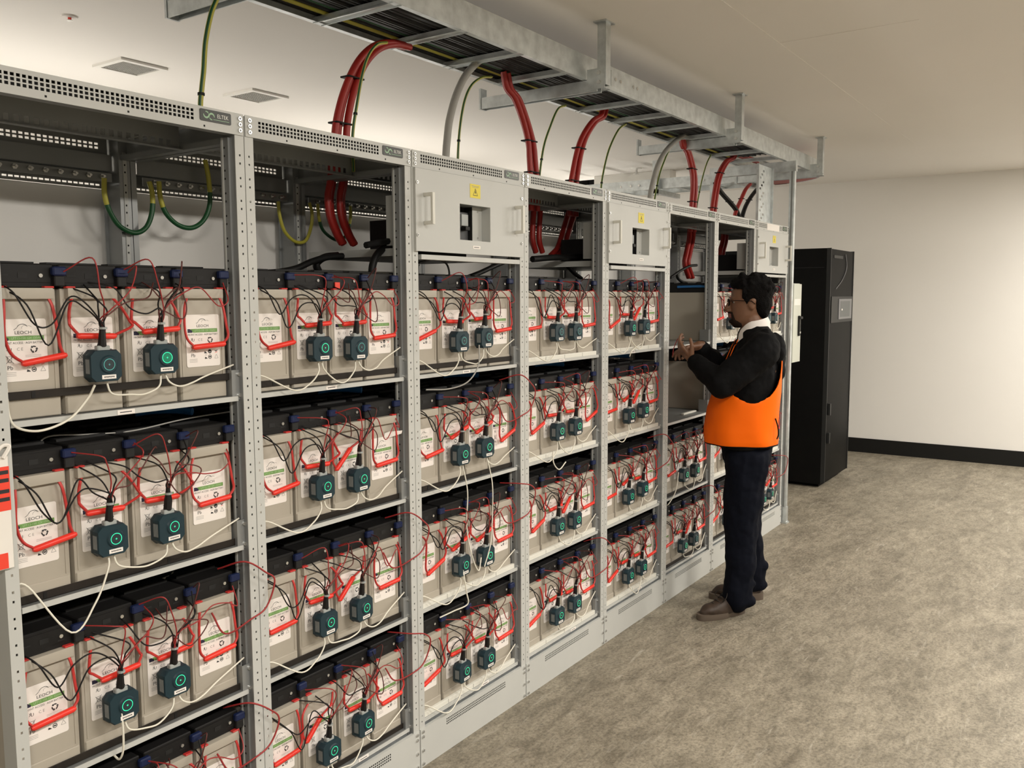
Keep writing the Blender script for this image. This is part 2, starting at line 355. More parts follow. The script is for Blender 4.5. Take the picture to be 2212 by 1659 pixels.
# ------------------------------------------------------------------ racks
P, RH, RD = .66, 2.103, .62
LV = [1.366, .959, .552, .160]          # shelf surfaces, top one first
BX = [.020, .168, .316, .464]; BW, BH, BY, BD = .138, .284, .030, .50
def make_meshes():
    R = {}
    # front post: perforated flange (front), returned side web, inner lip. Left hand version occupies x 0...03
    def post(mirror, back=False):
        b = MB(); q = -1 if mirror else 1; holes = []
        z = .17
        y0 = 0 if not back else RD-.003
        def bx(xa, xb, ya, yb, za, zb, m='rack_grey'):
            if mirror: xa, xb = -xb, -xa
            b.box(xa, xb, ya, yb, za, zb, m)
        if not back:
            bb = MB(); zz = .16; hs = []
            while zz < 2.0:
                for dz in (0, .021): hs.append((.0125, .0170, zz+dz, zz+dz+.0055))
                zz += .0585
            perf(bb, .0012, .0295, .0, RH-.004, 0, .002, 'rack_grey', hs)
            if mirror: bb.v = [(-x, y, z) for x, y, z in bb.v]; bb.f = [f[::-1] for f in bb.f]
            b.add(bb.v, bb.f, 'rack_grey')
            if not mirror: bx(.0012, .0030, .002, .055, 0, RH-.004); bx(.0277, .0295, .002, .010, 0, RH-.004, 'rack_shaded'); bx(.003, .0185, .05, .052, 0, RH-.06, 'rack_shaded'); return b.mesh('post')
            bx(.0012, .0030, .002, .055, 0, RH-.004); bx(.0277, .0295, .002, .022, 0, RH-.004, 'post_grey')
            bx(.0295, .036, .020, .022, .0, RH-.06, 'post_grey'); bx(.0345, .036, .022, .05, .0, RH-.06, 'post_grey'); bx(.0355, .0385, .040, .046, 0, RH-.06, 'rack_grey'); bx(.0012, .036, .05, .052, 0, RH-.06, 'post_grey')
            zz = .18
            while zz < 2.0:       # dark boxes painting the shade of punched holes, inner side
                for dz in (0, .021): bx(.0359, .0362, .033, .038, zz+dz, zz+dz+.005, 'hole_shade')
                zz += .0585
        else:
            if not mirror: bx(.0012, .0185, RD-.10, RD-.098, 0, RH-.004, 'post_grey'); bx(.0165, .0185, RD-.098, RD-.03, 0, RH-.004, 'post_grey'); bx(.0012, .003, RD-.098, RD, 0, RH-.004, 'post_grey'); return b.mesh('post')
            bx(.0012, .036, RD-.10, RD-.098, 0, RH-.004, 'post_grey'); bx(.0345, .036, RD-.098, RD-.03, 0, RH-.004, 'post_grey')
            bx(.0012, .003, RD-.098, RD, 0, RH-.004, 'post_grey'); bx(.003, .045, RD-.03, RD-.028, 0, RH-.004, 'post_grey')
            bx(.012, .024, RD-.102, RD-.100, 0, RH-.05, 'rack_grey')
            zz = .18
            while zz < 2.0:
                for dz in (0, .021): bx(.0165, .0205, RD-.1028, RD-.1022, zz+dz, zz+dz+.005, 'hole_shade')  # dark boxes standing for the shade in punched holes
                zz += .0585
        return b.mesh('post')
    R['post_l'], R['post_r'], R['bpost_l'], R['bpost_r'] = post(0), post(1), post(0, True), post(1, True)
    # header with three rows of square holes
    b = MB(); hs = []
    for k in range(38):
        for j in range(3):
            x = .046+k*.01225; z = 2.066+j*.0098; hs.append((x, x+.0082, z, z+.0068))
    perf(b, .003, P-.003, 2.048, RH, -.003, .002, 'rack_grey', hs)
    b.box(.003, P-.003, -.001, .026, 2.048, 2.050, 'rack_shaded'); b.box(.003, P-.003, .024, .026, 2.050, 2.062, 'rack_shaded')
    b.box(.003, P-.003, .018, .020, 2.062, RH-.002, 'hole_shade')  # near-black sheet behind the perforations, painting their shade
    for x in (.14, .33, .535): b.box(x, x+.0045, -.0036, -.003, 2.0535, 2.058, 'hole_shade')
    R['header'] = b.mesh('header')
    # base plinth panel
    b = MB(); hs = []
    for k in range(42):
        for j in range(3):
            x = .145+k*.0088; z = .098+j*.0088; hs.append((x, x+.0062, z, z+.0062))
    perf(b, .003, P-.003, .0, .138, -.003, .002, 'rack_grey', hs)
    b.box(.003, P-.003, -.001, .010, .136, .138, 'rack_grey'); b.box(.037, P-.037, .022, .024, .118, .143, 'galvanised'); b.box(.037, P-.037, .024, .045, .141, .143, 'galvanised'); b.box(.04, P-.04, .012, .014, .09, .135, 'hole_shade')  # last box: near-black sheet painting the shade behind the perforations
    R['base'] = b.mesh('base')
    # roof with cable slot, interior channels
    b = MB(); b.box(.002, P-.002, .0, RD, RH-.006, RH-.003, 'rack_grey'); R['roof'] = b.mesh('roof')
    b = MB(); hs = [(x0, x0+.013, 2.040, 2.056) for x0 in [.05+.0235*k for k in range(24)]]
    perf(b, .03, P-.03, 2.030, 2.096, .235, .002, 'rack_shaded', hs); b.box(.03, P-.03, .22, .235, 2.030, 2.032, 'rack_shaded'); R['channel'] = b.mesh('channel')
    # rear header: slotted top strip, plain beam, slotted strip below the earth bar
    b = MB(); hs = []
    for k in range(32):
        for j in range(2): hs.append((.07+k*.0165, .07+k*.0165+.0115, 2.062+j*.011, 2.062+j*.011+.0065))
    perf(b, .04, P-.04, 2.045, RH-.004, RD-.05, .002, 'rack_shaded', hs)
    b.box(.04, P-.04, RD-.07, RD-.05, 2.043, 2.045, 'rack_shaded'); b.box(.04, P-.04, RD-.072, RD-.070, 2.000, 2.045, 'rack_shaded')
    b.box(.04, P-.04, RD-.07, RD-.03, 1.998, 2.000, 'rack_shaded')
    R['rear_header'] = b.mesh('rear_header')
    b = MB(); hs = [(.045+k*.0165, .045+k*.0165+.0130, 1.9580, 1.9635) for k in range(34)]
    perf(b, .04, P-.04, 1.950, 2.0, RD-.032, .002, 'rack_shaded', hs); R['rear_slot'] = b.mesh('rear_slot_strip')
    b = MB(); b.box(.05, P-.05, RD-.085, RD-.080, 1.965, 1.990, 'rack_shaded')
    for k in range(13):
        x = .085+k*.041; b.cyl((x, RD-.085, 1.978), (x, RD-.094, 1.978), .0075, 'zinc_bolt', 6); b.cyl((x, RD-.094, 1.978), (x, RD-.104, 1.978), .004, 'zinc_bolt', 6)
    R['earth_bar'] = b.mesh('earth_bar')
    b = MB(); b.box(.01, P-.01, RD-.004, RD-.002, .12, 1.952, 'wall_paint'); R['back'] = b.mesh('back_panel')
    # side top rail (front to back)
    b = MB(); b.box(.003, .008, .05, RD-.05, 2.03, 2.09, 'rack_shaded'); b.box(.008, .030, .05, RD-.05, 2.03, 2.033, 'rack_shaded'); b.box(.028, .030, .05, RD-.05, 2.033, 2.045, 'rack_shaded'); R['rail'] = b.mesh('side_rail')
    # shelf
    b = MB(); b.box(.006, P-.006, .014, RD-.11, -.003, 0, 'rack_shaded'); b.box(.037, P-.037, .012, .014, -.013, 0, 'rack_grey')
    b.box(.037, P-.037, .014, .030, -.013, -.011, 'rack_grey'); b.box(.006, P-.006, RD-.11, RD-.108, -.03, 0, 'rack_shaded'); R['shelf'] = b.mesh('shelf')
    b = MB(); b.box(-.014, .0145, .015, .018, -.030, .050, 'post_grey'); b.box(-.014, -.011, .018, .07, -.030, .050, 'post_grey'); b.cyl((.008, .015, .038), (.008, .010, .038), .0052, 'zinc_bolt', 8); b.cyl((.008, .015, -.018), (.008, .010, -.018), .0052, 'zinc_bolt', 8)
    R['bracket_r'] = b.mesh('bracket')
    b = MB(); b.box(-.0035, 0, .012, .075, -.045, .045, 'rack_grey')
    R['bracket_l'] = b.mesh('bracket')
    # side support bar of a shelf
    b = MB(); b.box(.004, .0065, .05, RD-.10, -.055, -.004, 'rack_grey'); b.box(.0065, .02, .05, RD-.10, -.007, -.004, 'rack_grey'); R['side_bar'] = b.mesh('shelf_bar')
    b = MB(); b.bbox(.018, .610, -.003, .000, .002, .020, 'strap_black', .001, 1)
    b.box(.09, .098, -.0038, -.003, .004, .018, 'cover_black'); b.box(.40, .408, -.0038, -.003, .004, .018, 'cover_black'); R['strap_black'] = b.mesh('strap')
    b = MB(); b.bbox(.022, .618, -.012, .001, -.006, .018, 'strap_white', .003, 2)
    for x in (.18, .33, .48): b.box(x, x+.002, -.0124, -.012, -.004, .016, 'ink_grey')
    R['strap_white'] = b.mesh('strip')
    b = MB(); b.box(-.022, .022, -.0012, 0, -.0055, .0055, 'label_white'); b.box(-.016, .014, -.0015, -.0012, -.001, .001, 'ink'); R['tag'] = b.mesh('shelf_tag')
    b = MB(); b.cyl((0, 0, 0), (0, -.0045, 0), .0058, 'zinc_bolt', 12, .0052); b.cyl((0, -.0045, 0), (0, -.0052, 0), .0030, 'rack_shaded', 6); R['bolt'] = sm(b.mesh('bolt'))
    # badge
    b = MB(); n = 5; r = .004; w, h = .0465, .0145; pts = []
    for cx, cz, a0 in ((w-r, h-r, 0), (-w+r, h-r, 90), (-w+r, -h+r, 180), (w-r, -h+r, 270)):
        for k in range(n): a = math.radians(a0+90*k/(n-1)); pts.append((cx+r*math.cos(a), cz+r*math.sin(a)))
    vs = [(x, -.002, z) for x, z in pts] + [(x, 0, z) for x, z in pts]; L = len(pts)
    b.add(vs, [tuple(range(L))]+[(k, L+k, L+(k+1) % L, (k+1) % L) for k in range(L)], 'badge_dark')
    R['badge'] = b.mesh('badge')
    b = MB()
    def arc(cx, cz, r0, r1, a0, a1, m, sx=1.0):
        vs = []; n = 14
        for k in range(n+1):
            t = k/n; a = math.radians(a0+(a1-a0)*t); wd_ = (r1-r0)*math.sin(PI*(.12+.76*t)); rm = (r0+r1)/2
            vs += [(cx+(rm+wd_/2)*math.cos(a)*sx, -.0023, cz+(rm+wd_/2)*math.sin(a)), (cx+(rm-wd_/2)*math.cos(a)*sx, -.0023, cz+(rm-wd_/2)*math.sin(a))]
        b.add(vs, [(2*k, 2*k+1, 2*k+3, 2*k+2) for k in range(n)], m)
    arc(-.0285, .002, .0055, .0100, 175, 372, 'badge_green'); arc(-.0285, .002, .0055, .0085, 20, 110, 'badge_green')
    arc(-.0125, -.002, .0055, .0100, -5, 192, 'badge_green'); arc(-.0125, -.002, .0055, .0085, 200, 285, 'badge_green')
    text_into(b, 'ELTEK', .021, .0015, .0135, -.0023, 'badge_white', sx=.92); b.box(-.008, .040, -.0024, -.0023, -.0085, -.0072, 'badge_green')
    R['emblem'] = b.mesh('emblem')
    # breaker cover
    b = MB(); z0, z1 = 1.778, 2.046; xa, xb = .010, .634; wx0, wx1, wz0, wz1 = .243, .423, 1.826, 1.950
    perf(b, xa, xb, z0, z1, -.010, .010, 'rack_grey', [(wx0, wx1, wz0, wz1)])
    R['cover'] = b.mesh('breaker_cover')
    b = MB(); b.box(wx0-.002, wx0, 0, .07, wz0, wz1, 'rack_grey'); b.box(wx1, wx1+.002, 0, .03, wz0, wz1, 'rack_grey')
    b.box(wx0, wx1, 0, .07, wz1, wz1+.002, 'rack_shaded'); b.box(wx0, wx1, 0, .07, wz0-.002, wz0, 'rack_grey')
    b.box(wx0+.125, wx1+.002, .030, .032, wz0, wz1, 'rack_grey'); b.box(wx0+.125, wx0+.127, .032, .07, wz0, wz1, 'hole_shade')
    for zz in (wz0+.015, wz1-.015): b.cyl((wx1-.025, .030, zz), (wx1-.025, .028, zz), .004, 'zinc_bolt', 8)
    R['recess'] = b.mesh('recess')
    b = MB(); b.box(wx0, wx0+.125, .068, .070, wz0, wz1, 'hole_shade'); b.box(wx0+.0005, wx0+.002, .002, .068, wz0, wz1, 'hole_shade'); b.bbox(wx0+.050, wx0+.118, .045, .068, wz0+.002, wz1-.02, 'breaker_dark', .003)  # near-black sheets paint the shade inside the window
    b.bbox(wx0+.070, wx0+.108, .036, .046, wz0+.055, wz1-.028, 'module_clear', .002); b.bbox(wx0+.075, wx0+.100, .022, .046, wz0+.038, wz0+.052, 'cover_black', .003)
    b.bbox(wx0+.014, wx0+.046, .045, .068, wz0+.05, wz1-.03, 'breaker_grey', .002)
    R['breaker'] = b.mesh('breaker')
    b = MB(); b.bbox(-.0065, .0065, -.040, -.030, -.052, .052, 'strap_white', .004); b.bbox(-.006, .006, -.034, -.0, .040, .052, 'strap_white', .003); b.bbox(-.006, .006, -.034, -.0, -.052, -.040, 'strap_white', .003)
    R['handle'] = sm(b.mesh('handle'))
    b = MB(); b.box(-.030, .030, -.0012, 0, -.024, .024, 'sign_yellow'); tri = [(0, .009), (-.013, -.015), (.013, -.015)]
    for i in range(3):
        p, q = Vector(tri[i]), Vector(tri[(i+1) % 3]); d = (q-p).normalized(); nn = Vector((-d.y, d.x))*.0009
        b.poly([tuple(p+nn), tuple(q+nn), tuple(q-nn), tuple(p-nn)], -.0014, 'ink')
    b.poly([(.001, .004), (-.004, -.006), (-.0005, -.006), (-.002, -.012), (.0045, -.003), (.001, -.003), (.0035, .004)], -.0015, 'ink')
    b.box(-.022, .022, -.0014, -.0012, .0165, .0180, 'ink_grey'); b.box(-.018, .018, -.0014, -.0012, .0125, .0138, 'ink_grey')
    R['warning'] = b.mesh('warning')
    b = MB(); b.box(.012, P-.012, .030, .50, 1.765, 1.768, 'rack_grey'); b.box(.012, .015, .050, .50, 1.768, 1.790, 'rack_grey')
    b.box(.04, .62, -.006, .030, 1.752, 1.768, 'rack_grey'); R['brk_shelf'] = b.mesh('breaker_shelf')
    b = MB(); b.box(.018, .020, .062, .128, 1.80, 1.965, 'rack_grey'); b.box(.020, P-.04, .126, .128, 1.80, 1.965, 'rack_shaded'); b.box(.14, .46, .13, .32, 1.768, 1.90, 'cover_black')
    R['enclosure'] = b.mesh('breaker_enclosure')
    return R
R = make_meshes()
RACKN = ['leftmost rack', 'second rack', 'nearest breaker-panel rack', 'fourth rack',
         'middle breaker-panel rack', 'rack the worker reaches into', 'rack behind the worker', 'farthest rack']
RLAB = ['leftmost grey steel battery rack with open top bay and hanging green earth loops',
        'grey steel battery rack second from the left, open top bay with red cables',
        'grey steel battery rack whose closed top bay holds the nearest breaker panel with yellow sign',
        'grey steel battery rack with open top bay, between the nearest and middle breaker panels',
        'grey steel battery rack closed at the top by the middle breaker panel',
        'grey steel battery rack with empty upper shelves that the worker is reaching into',
        'grey steel battery rack with open top bay right behind the worker',
        'farthest grey battery rack with the last breaker panel and a white header strip']
BREAK = {2, 4, 7}
WHITE = {(2,2), (2,3), (3,0), (3,1), (3,2), (3,3), (4,0), (4,1), (4,2), (4,3), (6,0), (6,2), (7,0), (7,2)}
for i in range(8):
    x = i*P; t = thing('battery_rack', RLAB[i], 'battery rack', (x, 0, 0), group='battery racks in a row')
    inst('front_post', R['post_l'], t); inst('front_post', R['post_r'], t, (P, 0, 0))
    inst('rear_post', R['bpost_l'], t); inst('rear_post', R['bpost_r'], t, (P, 0, 0))
    h = inst('header_panel', R['header'], t)
    bd = inst('badge', R['badge'], t, (.571, -.003, 2.0825), label='dark badge'); inst('emblem', R['emblem'], bd)
    inst('base_panel', R['base'], t); inst('roof_panel', R['roof'], t); inst('perforated_channel', R['channel'], t)
    inst('rear_header', R['rear_header'], t); inst('rear_slotted_strip', R['rear_slot'], t); inst('earth_bar', R['earth_bar'], t)
    inst('back_panel', R['back'], t, label='pale back panel')
    inst('side_rail', R['rail'], t); r2 = inst('side_rail', R['rail'], t, (P, 0, 0)); r2.scale.x = -1
    for bx_ in (.0155, P-.0155):
        for z in (2.090, 2.075, 2.060): inst('bolt', R['bolt'], t, (bx_, -.003, z))
        for z in (.128, .110, .060, .012): inst('bolt', R['bolt'], t, (bx_, -.003, z))
    for k, z in enumerate(LV):
        s = inst('shelf', R['shelf'], t, (0, 0, z))
        if i == 0: inst('shelf_side_bar', R['side_bar'], t, (0, 0, z))
        inst('shelf_bracket', R['bracket_r'], t, (P-.040, 0, z+.02)); inst('shelf_bracket', R['bracket_l'], t, (.0190, 0, z+.02))
        if k in (0, 3): inst('shelf_label', R['tag'], s, (.30 if k == 0 else .40, .012, -.0065))
        if i == 5 and k < 2: continue
        if (i, k) in WHITE: inst('retaining_strip', R['strap_white'], t, (0, BY-.002, z), label='white retaining strip')
        else: inst('retaining_strap', R['strap_black'], t, (0, BY-.002, z+(.042 if (i, k) == (0, 0) else (.012 if k == 0 else 0))), label='black retaining strap')
    if i in BREAK:
        cv = inst('breaker_cover', R['cover'], t); inst('window_recess', R['recess'], cv); inst('circuit_breaker', R['breaker'], cv, label='grey breaker with black toggle')
        for hx in (.055, .585): inst('handle', R['handle'], cv, (hx, -.010, 1.917), label='pale pull handle')
        inst('warning_sign', R['warning'], cv, (.332, -.010, 2.000), label='yellow voltage warning sign'); inst('name_label', R['tag'], cv, (.338, -.010, 1.803))
        for bx_, bz in ((.0165, 2.00), (.0165, 1.83), (.626, 2.00), (.626, 1.83)): inst('bolt', R['bolt'], cv, (bx_, -.010, bz))
        inst('breaker_shelf', R['brk_shelf'], t); inst('breaker_enclosure', R['enclosure'], t)
b = MB(); b.box(.20, .45, -.0045, -.003, 2.056, 2.098, 'label_white'); 
inst('paper_strip', b.mesh('paper_strip'), None, (7*P, 0, 0), label='blank white strip stuck on the header of the farthest rack', cat='label')

# ------------------------------------------------------------------ batteries
mat('case_grey', (.20, .20, .17), .5, noise_amt=.05, nscale=6)
def rounded(w, h, r, cx=0, cz=0, n=5):
    pts = []
    for sx, sz, a0 in ((1, 1, 0), (-1, 1, 90), (-1, -1, 180), (1, -1, 270)):
        for k in range(n):
            a = math.radians(a0+90*k/(n-1)); pts.append((cx+sx*(w-r)+r*math.cos(a), cz+sz*(h-r)+r*math.sin(a)))
    return pts
B = {}
b = MB(); b.bbox(-BW/2, BW/2, .003, BD-.02, .0006, .283, 'case_beige', .004, 2)
b.bbox(-.058, .058, -.012, .02, .260, .284, 'case_beige', .003, 2); b.bbox(-BW/2+.002, BW/2-.002, -.0005, .01, .002, .040, 'case_beige', .002, 1)
for s in (-1, 1): b.box(s*.060-.002, s*.060+.002, .0015, .004, .045, .26, 'case_beige')
B['case'] = sm(b.mesh('battery_case'))
b = MB(); b.bbox(-BW/2+.001, BW/2-.001, .004, BD-.01, .2835, .337, 'cover_black', .0025, 1)
b.box(-.060, .060, .0025, .004, .296, .330, 'cover_black'); b.box(-.052, -.030, .0018, .0025, .309, .313, 'slot_black')
b.box(-.010, .010, .0018, .0025, .305, .317, 'slot_black'); b.cyl((.038, .002, .311), (.038, -.0005, .311), .0045, 'zinc_bolt', 8); b.box(.030, .046, .0018, .0025, .300, .303, 'slot_black')
for k in range(5): b.box(-.06, .06, .07+k*.085, .10+k*.085, .337, .343, 'slot_black')
B['cover'] = sm(b.mesh('terminal_cover'))
b = MB(); b.bbox(-.015, .016, -.013, .0022, .311, .331, 'link_blue', .003, 1); b.bbox(-.011, .012, -.010, .0022, .288, .311, 'slot_black', .002, 1); B['link'] = sm(b.mesh('link_cover'))
b = MB(); b.tube(catmull([(-.06, .22, .006), (-.02, .20, .010), (.03, .17, .008), (.055, .13, .004)], 5), .011, 'bright_blue', 8); B['lug'] = sm(b.mesh('blue_lug'))
# printed front label
def label_mesh():
    b = MB(); w, h = .050, .067; y = -.0008
    pts = rounded(w, h, .005); L = len(pts)
    b.add([(x, y, z) for x, z in pts]+[(x, 0, z) for x, z in pts], [tuple(range(L))]+[(k, L+k, L+(k+1) % L, (k+1) % L) for k in range(L)], 'label_white')
    y -= .0003
    text_into(b, 'LEOCH', 0, .0375, .0098, y, 'ink', sx=1.15)
    def stroke(P_, th, m):
        P_ = [Vector(p) for p in P_]
        for p, q in zip(P_, P_[1:]):
            d = (q-p).normalized(); nn = Vector((-d.y, d.x))*th/2; b.poly([tuple(p+nn), tuple(q+nn), tuple(q-nn), tuple(p-nn)], y-.00005, m)
    def arc2(cx, cz, r, a0, a1, th, m, n=9, sx=1): stroke([(cx+sx*r*math.cos(math.radians(a0+(a1-a0)*k/n)), cz+r*math.sin(math.radians(a0+(a1-a0)*k/n))) for k in range(n+1)], th, m)
    arc2(-.001, .0475, .0085, 25, 165, .0011, 'ink', sx=1.3); arc2(.004, .0475, .0055, 30, 190, .0007, 'ink_grey', sx=1.2); arc2(.012, .046, .006, 40, 120, .0006, 'ink_grey', sx=1.4)
    stroke([(-.012, .049), (-.0165, .0455), (-.0195, .0440)], .0009, 'ink')
    b.poly([(-.045, .021), (-.045, .0305), (-.038, .0305), (-.031, .0258), (-.031, .021)], y, 'ink_navy')
    b.poly([(-.029, .021), (-.036, .0305), (.044, .0305), (.044, .021)], y, 'band_green')
    text_into(b, 'LFT12-150 12V 150AH', .007, .0257, .0072, y-.0001, 'band_text', sx=.95)
    text_into(b, 'FRONT ACCESS · AGM BATTERY', 0, .0155, .0066, y, 'ink', sx=.94)
    text_into(b, 'R', -.0335, .003, .011, y, 'ink', mirror=True); text_into(b, 'U', -.0290, .0015, .010, y, 'ink')
    text_into(b, 'C E', -.0085, .002, .009, y, 'ink_grey')
    for k in range(3):                                   # recycling arrows
        a0 = 90+120*k; arc2(.021, .001, .0062, a0-42, a0+28, .0028, 'ink', 4)
        a = math.radians(a0+30); c = Vector((.021+.0062*math.cos(a), .001+.0062*math.sin(a))); t_ = Vector((-math.sin(a), math.cos(a))); n_ = Vector((math.cos(a), math.sin(a)))
        b.poly([tuple(c+n_*.0032), tuple(c+t_*.0042), tuple(c-n_*.0032)], y, 'ink')
    stroke([(-.036, -.013), (-.034, -.025), (-.028, -.025), (-.026, -.013), (-.036, -.013)], .0008, 'ink'); stroke([(-.039, -.011), (-.023, -.028)], .0008, 'ink'); stroke([(-.023, -.011), (-.039, -.028)], .0008, 'ink')
    text_into(b, 'Pb', -.031, -.0375, .0125, y, 'ink')
    for k in range(3): b.box(-.042, -.019, y-.0001, y, -.0475-k*.0035, -.0468-k*.0035, 'ink_grey')
    for k in range(2): b.box(.002, .036, y-.0001, y, -.012-k*.003, -.0114-k*.003, 'ink_grey')
    b.disc(.019, -.029, .0055, y, 'ink', 14); arc2(.019, -.0285, .0025, 200, 340, .001, 'label_white', 4)
    b.disc(.019, -.043, .0055, y, 'ink', 14, .0040); b.box(.016, .022, y-.0001, y, -.0445, -.0415, 'ink')
    stroke([(.033, -.0475), (.0385, -.0375), (.044, -.0475), (.033, -.0475)], .0008, 'ink_grey')
    stroke([(.034, -.026), (.038, -.030), (.042, -.026)], .0018, 'ink'); stroke([(.035, -.033), (.042, -.031)], .0012, 'tag_red')
    b.poly([(.002, -.0335), (.004, -.027), (.008, -.031), (.0115, -.0335)], y, 'ink'); b.poly([(.003, -.0475), (.0045, -.0425), (.009, -.0445), (.012, -.0475)], y, 'ink')
    arc2(.007, -.040, .003, 20, 160, .0008, 'ink_grey', 5)
    return b.mesh('label')
B['label'] = label_mesh()
# rope handles: (grip left x,z)(grip right x,z) and side bulges, relative to the case
HV = [((-.020, .122), (.074, .136), -.050, .060), ((-.042, .136), (.052, .142), -.060, .062), ((-.044, .176), (.045, .174), -.058, .085),
      ((-.030, .180), (.066, .186), -.055, .070), ((-.046, .132), (.050, .140), -.055, .056), ((-.020, .118), (.072, .150), -.02, .080), ((-.052, .120), (.040, .146), -.060, .066),
      ((-.075, .150), (-.010, .205), -.080, .03), ((-.030, .170), (.07, .200), -.060, .080)]
STUB = []
def handle_mesh(v):
    (ax, az), (bx_, bz), lb, rb = v
    rope, rope2 = MB(), MB()
    rope.tube(catmull([(-.047, -.007, .264), (lb, -.013, .235), (lb-.002, -.014, (.24+az)/2), ((lb+ax)/2-.006, -.016, az+.022), (ax+.004, -.018, az+.001)], 5), .0034, 'rope_red', 6)
    rope2.tube(catmull([(.047, -.007, .264), ((rb+.047)/2, -.013, .24), (rb, -.015, (.24+bz)/2), (rb+.003, -.017, bz+.02), (bx_-.004, -.018, bz+.001)], 5), .0034, 'rope_red', 6)
    stub = MB(); stub.bbox(-.011, .011, -.011, .003, .2835, .288, 'rope_red', .0015, 1)
    g = MB(); g.tube([(ax-.002, -.018, az), (ax+.004, -.018, az+.0006), (bx_-.004, -.018, bz-.0006), (bx_+.002, -.018, bz)], [.0045, .0073, .0073, .0045], 'grip_red', 10)
    return sm(rope.mesh('rope'), 60), sm(g.mesh('grip'), 50), sm(rope2.mesh('rope'), 60), STUB[0] if STUB else STUB.append(stub.mesh('rope_end')) or STUB[0]
HM = [handle_mesh(v) for v in HV]
def jumper(seed):
    r = random.Random(seed); b = MB()
    b.tube(catmull([(.04, .03, .345), (.070, -.046, .352+r.uniform(-.01, .02)), (.125, -.062, .33), (.155, -.062, .28+r.uniform(-.02, .02)), (.13, -.055, .23), (.08, -.052, .21), (.02, -.02, .20+r.uniform(-.02, .0)), (-.01, -.005, .245)], 6), .0026, 'lead_red', 5)
    return sm(b.mesh('jumper_lead'), 80)
JM = [jumper(s) for s in range(3)]
# ---- monitor modules
def module_meshes():
    D = {}
    b = MB(); pts = [(.026, .036), (-.026, .036), (-.037, .025), (-.037, -.025), (-.026, -.036), (.026, -.036), (.037, -.025), (.037, .025)]
    def prism(pts, y0, y1, m, sc=1.0, z=0):
        n = len(pts); vs = [(x*sc, y0, z_*sc) for x, z_ in pts]+[(x, y0+.003, z_) for x, z_ in pts]+[(x, y1, z_) for x, z_ in pts]
        fs = [tuple(range(n))[::-1], tuple(range(2*n, 3*n))]+[(j*n+k, j*n+(k+1) % n, (j+1)*n+(k+1) % n, (j+1)*n+k) for j in (0, 1) for k in range(n)]
        b.add(vs, fs, m)
    prism(pts, -.032, -.010, 'module_blue', .955); prism([(x*1.03, z*1.03) for x, z in pts], -.010, -.001, 'module_dark', .97)
    for k in range(9): b.box(-.0378, -.0368, -.028+k*.002, -.0272+k*.002, -.016, .016, 'module_clear')
    b.box(-.0376, -.0370, -.029, -.011, -.018, .018, 'module_dark')
    D['body'] = sm(b.mesh('module_body'))
    b = MB(); n = 20; cx, cz = .005, .003
    vs = [(cx+r*math.cos(2*PI*k/n), y, cz+r*math.sin(2*PI*k/n)) for r, y in ((.0215, -.032), (.0185, -.0352)) for k in range(n)]
    b.add(vs, [(k, (k+1) % n, n+(k+1) % n, n+k) for k in range(n)]+[tuple(range(n, 2*n))], 'module_blue'); D['dome'] = sm(b.mesh('module_dome'))
    for nm, ring, face in (('led_a', 'led_dim', 'module_dark'), ('led_b', 'led_bright', 'module_dark'), ('led_c', 'led_bright', 'led_face_bright')):
        b = MB(); b.disc(cx, cz, .0135, -.0355, ring, 24, .0120); b.disc(cx, cz, .0119, -.03545, face, 24)
        b.box(cx-.0022, cx+.0022, -.0358, -.0355, cz-.0005, cz+.0005, ring); b.box(cx-.0005, cx+.0005, -.0358, -.0355, cz-.0022, cz+.0022, ring); D[nm] = b.mesh('status_ring')
    b = MB(); b.box(-.012, .021, -.0330, -.0322, -.0300, -.0205, 'label_white'); [b.box(-.007+q*.0035, -.0045+q*.0035, -.0332, -.0330, -.0266+(q % 2)*.0004, -.0238, 'ink') for q in range(7)]; D['plate'] = b.mesh('name_plate')
    b = MB(); b.bbox(-.016, .014, -.026, -.010, .034, .046, 'module_clear', .002, 1); D['plug'] = sm(b.mesh('plug'))
    return D
MM = module_meshes()
def lead(mb, pts, r, m): mb.tube(catmull(pts, 7), r, m, 5)
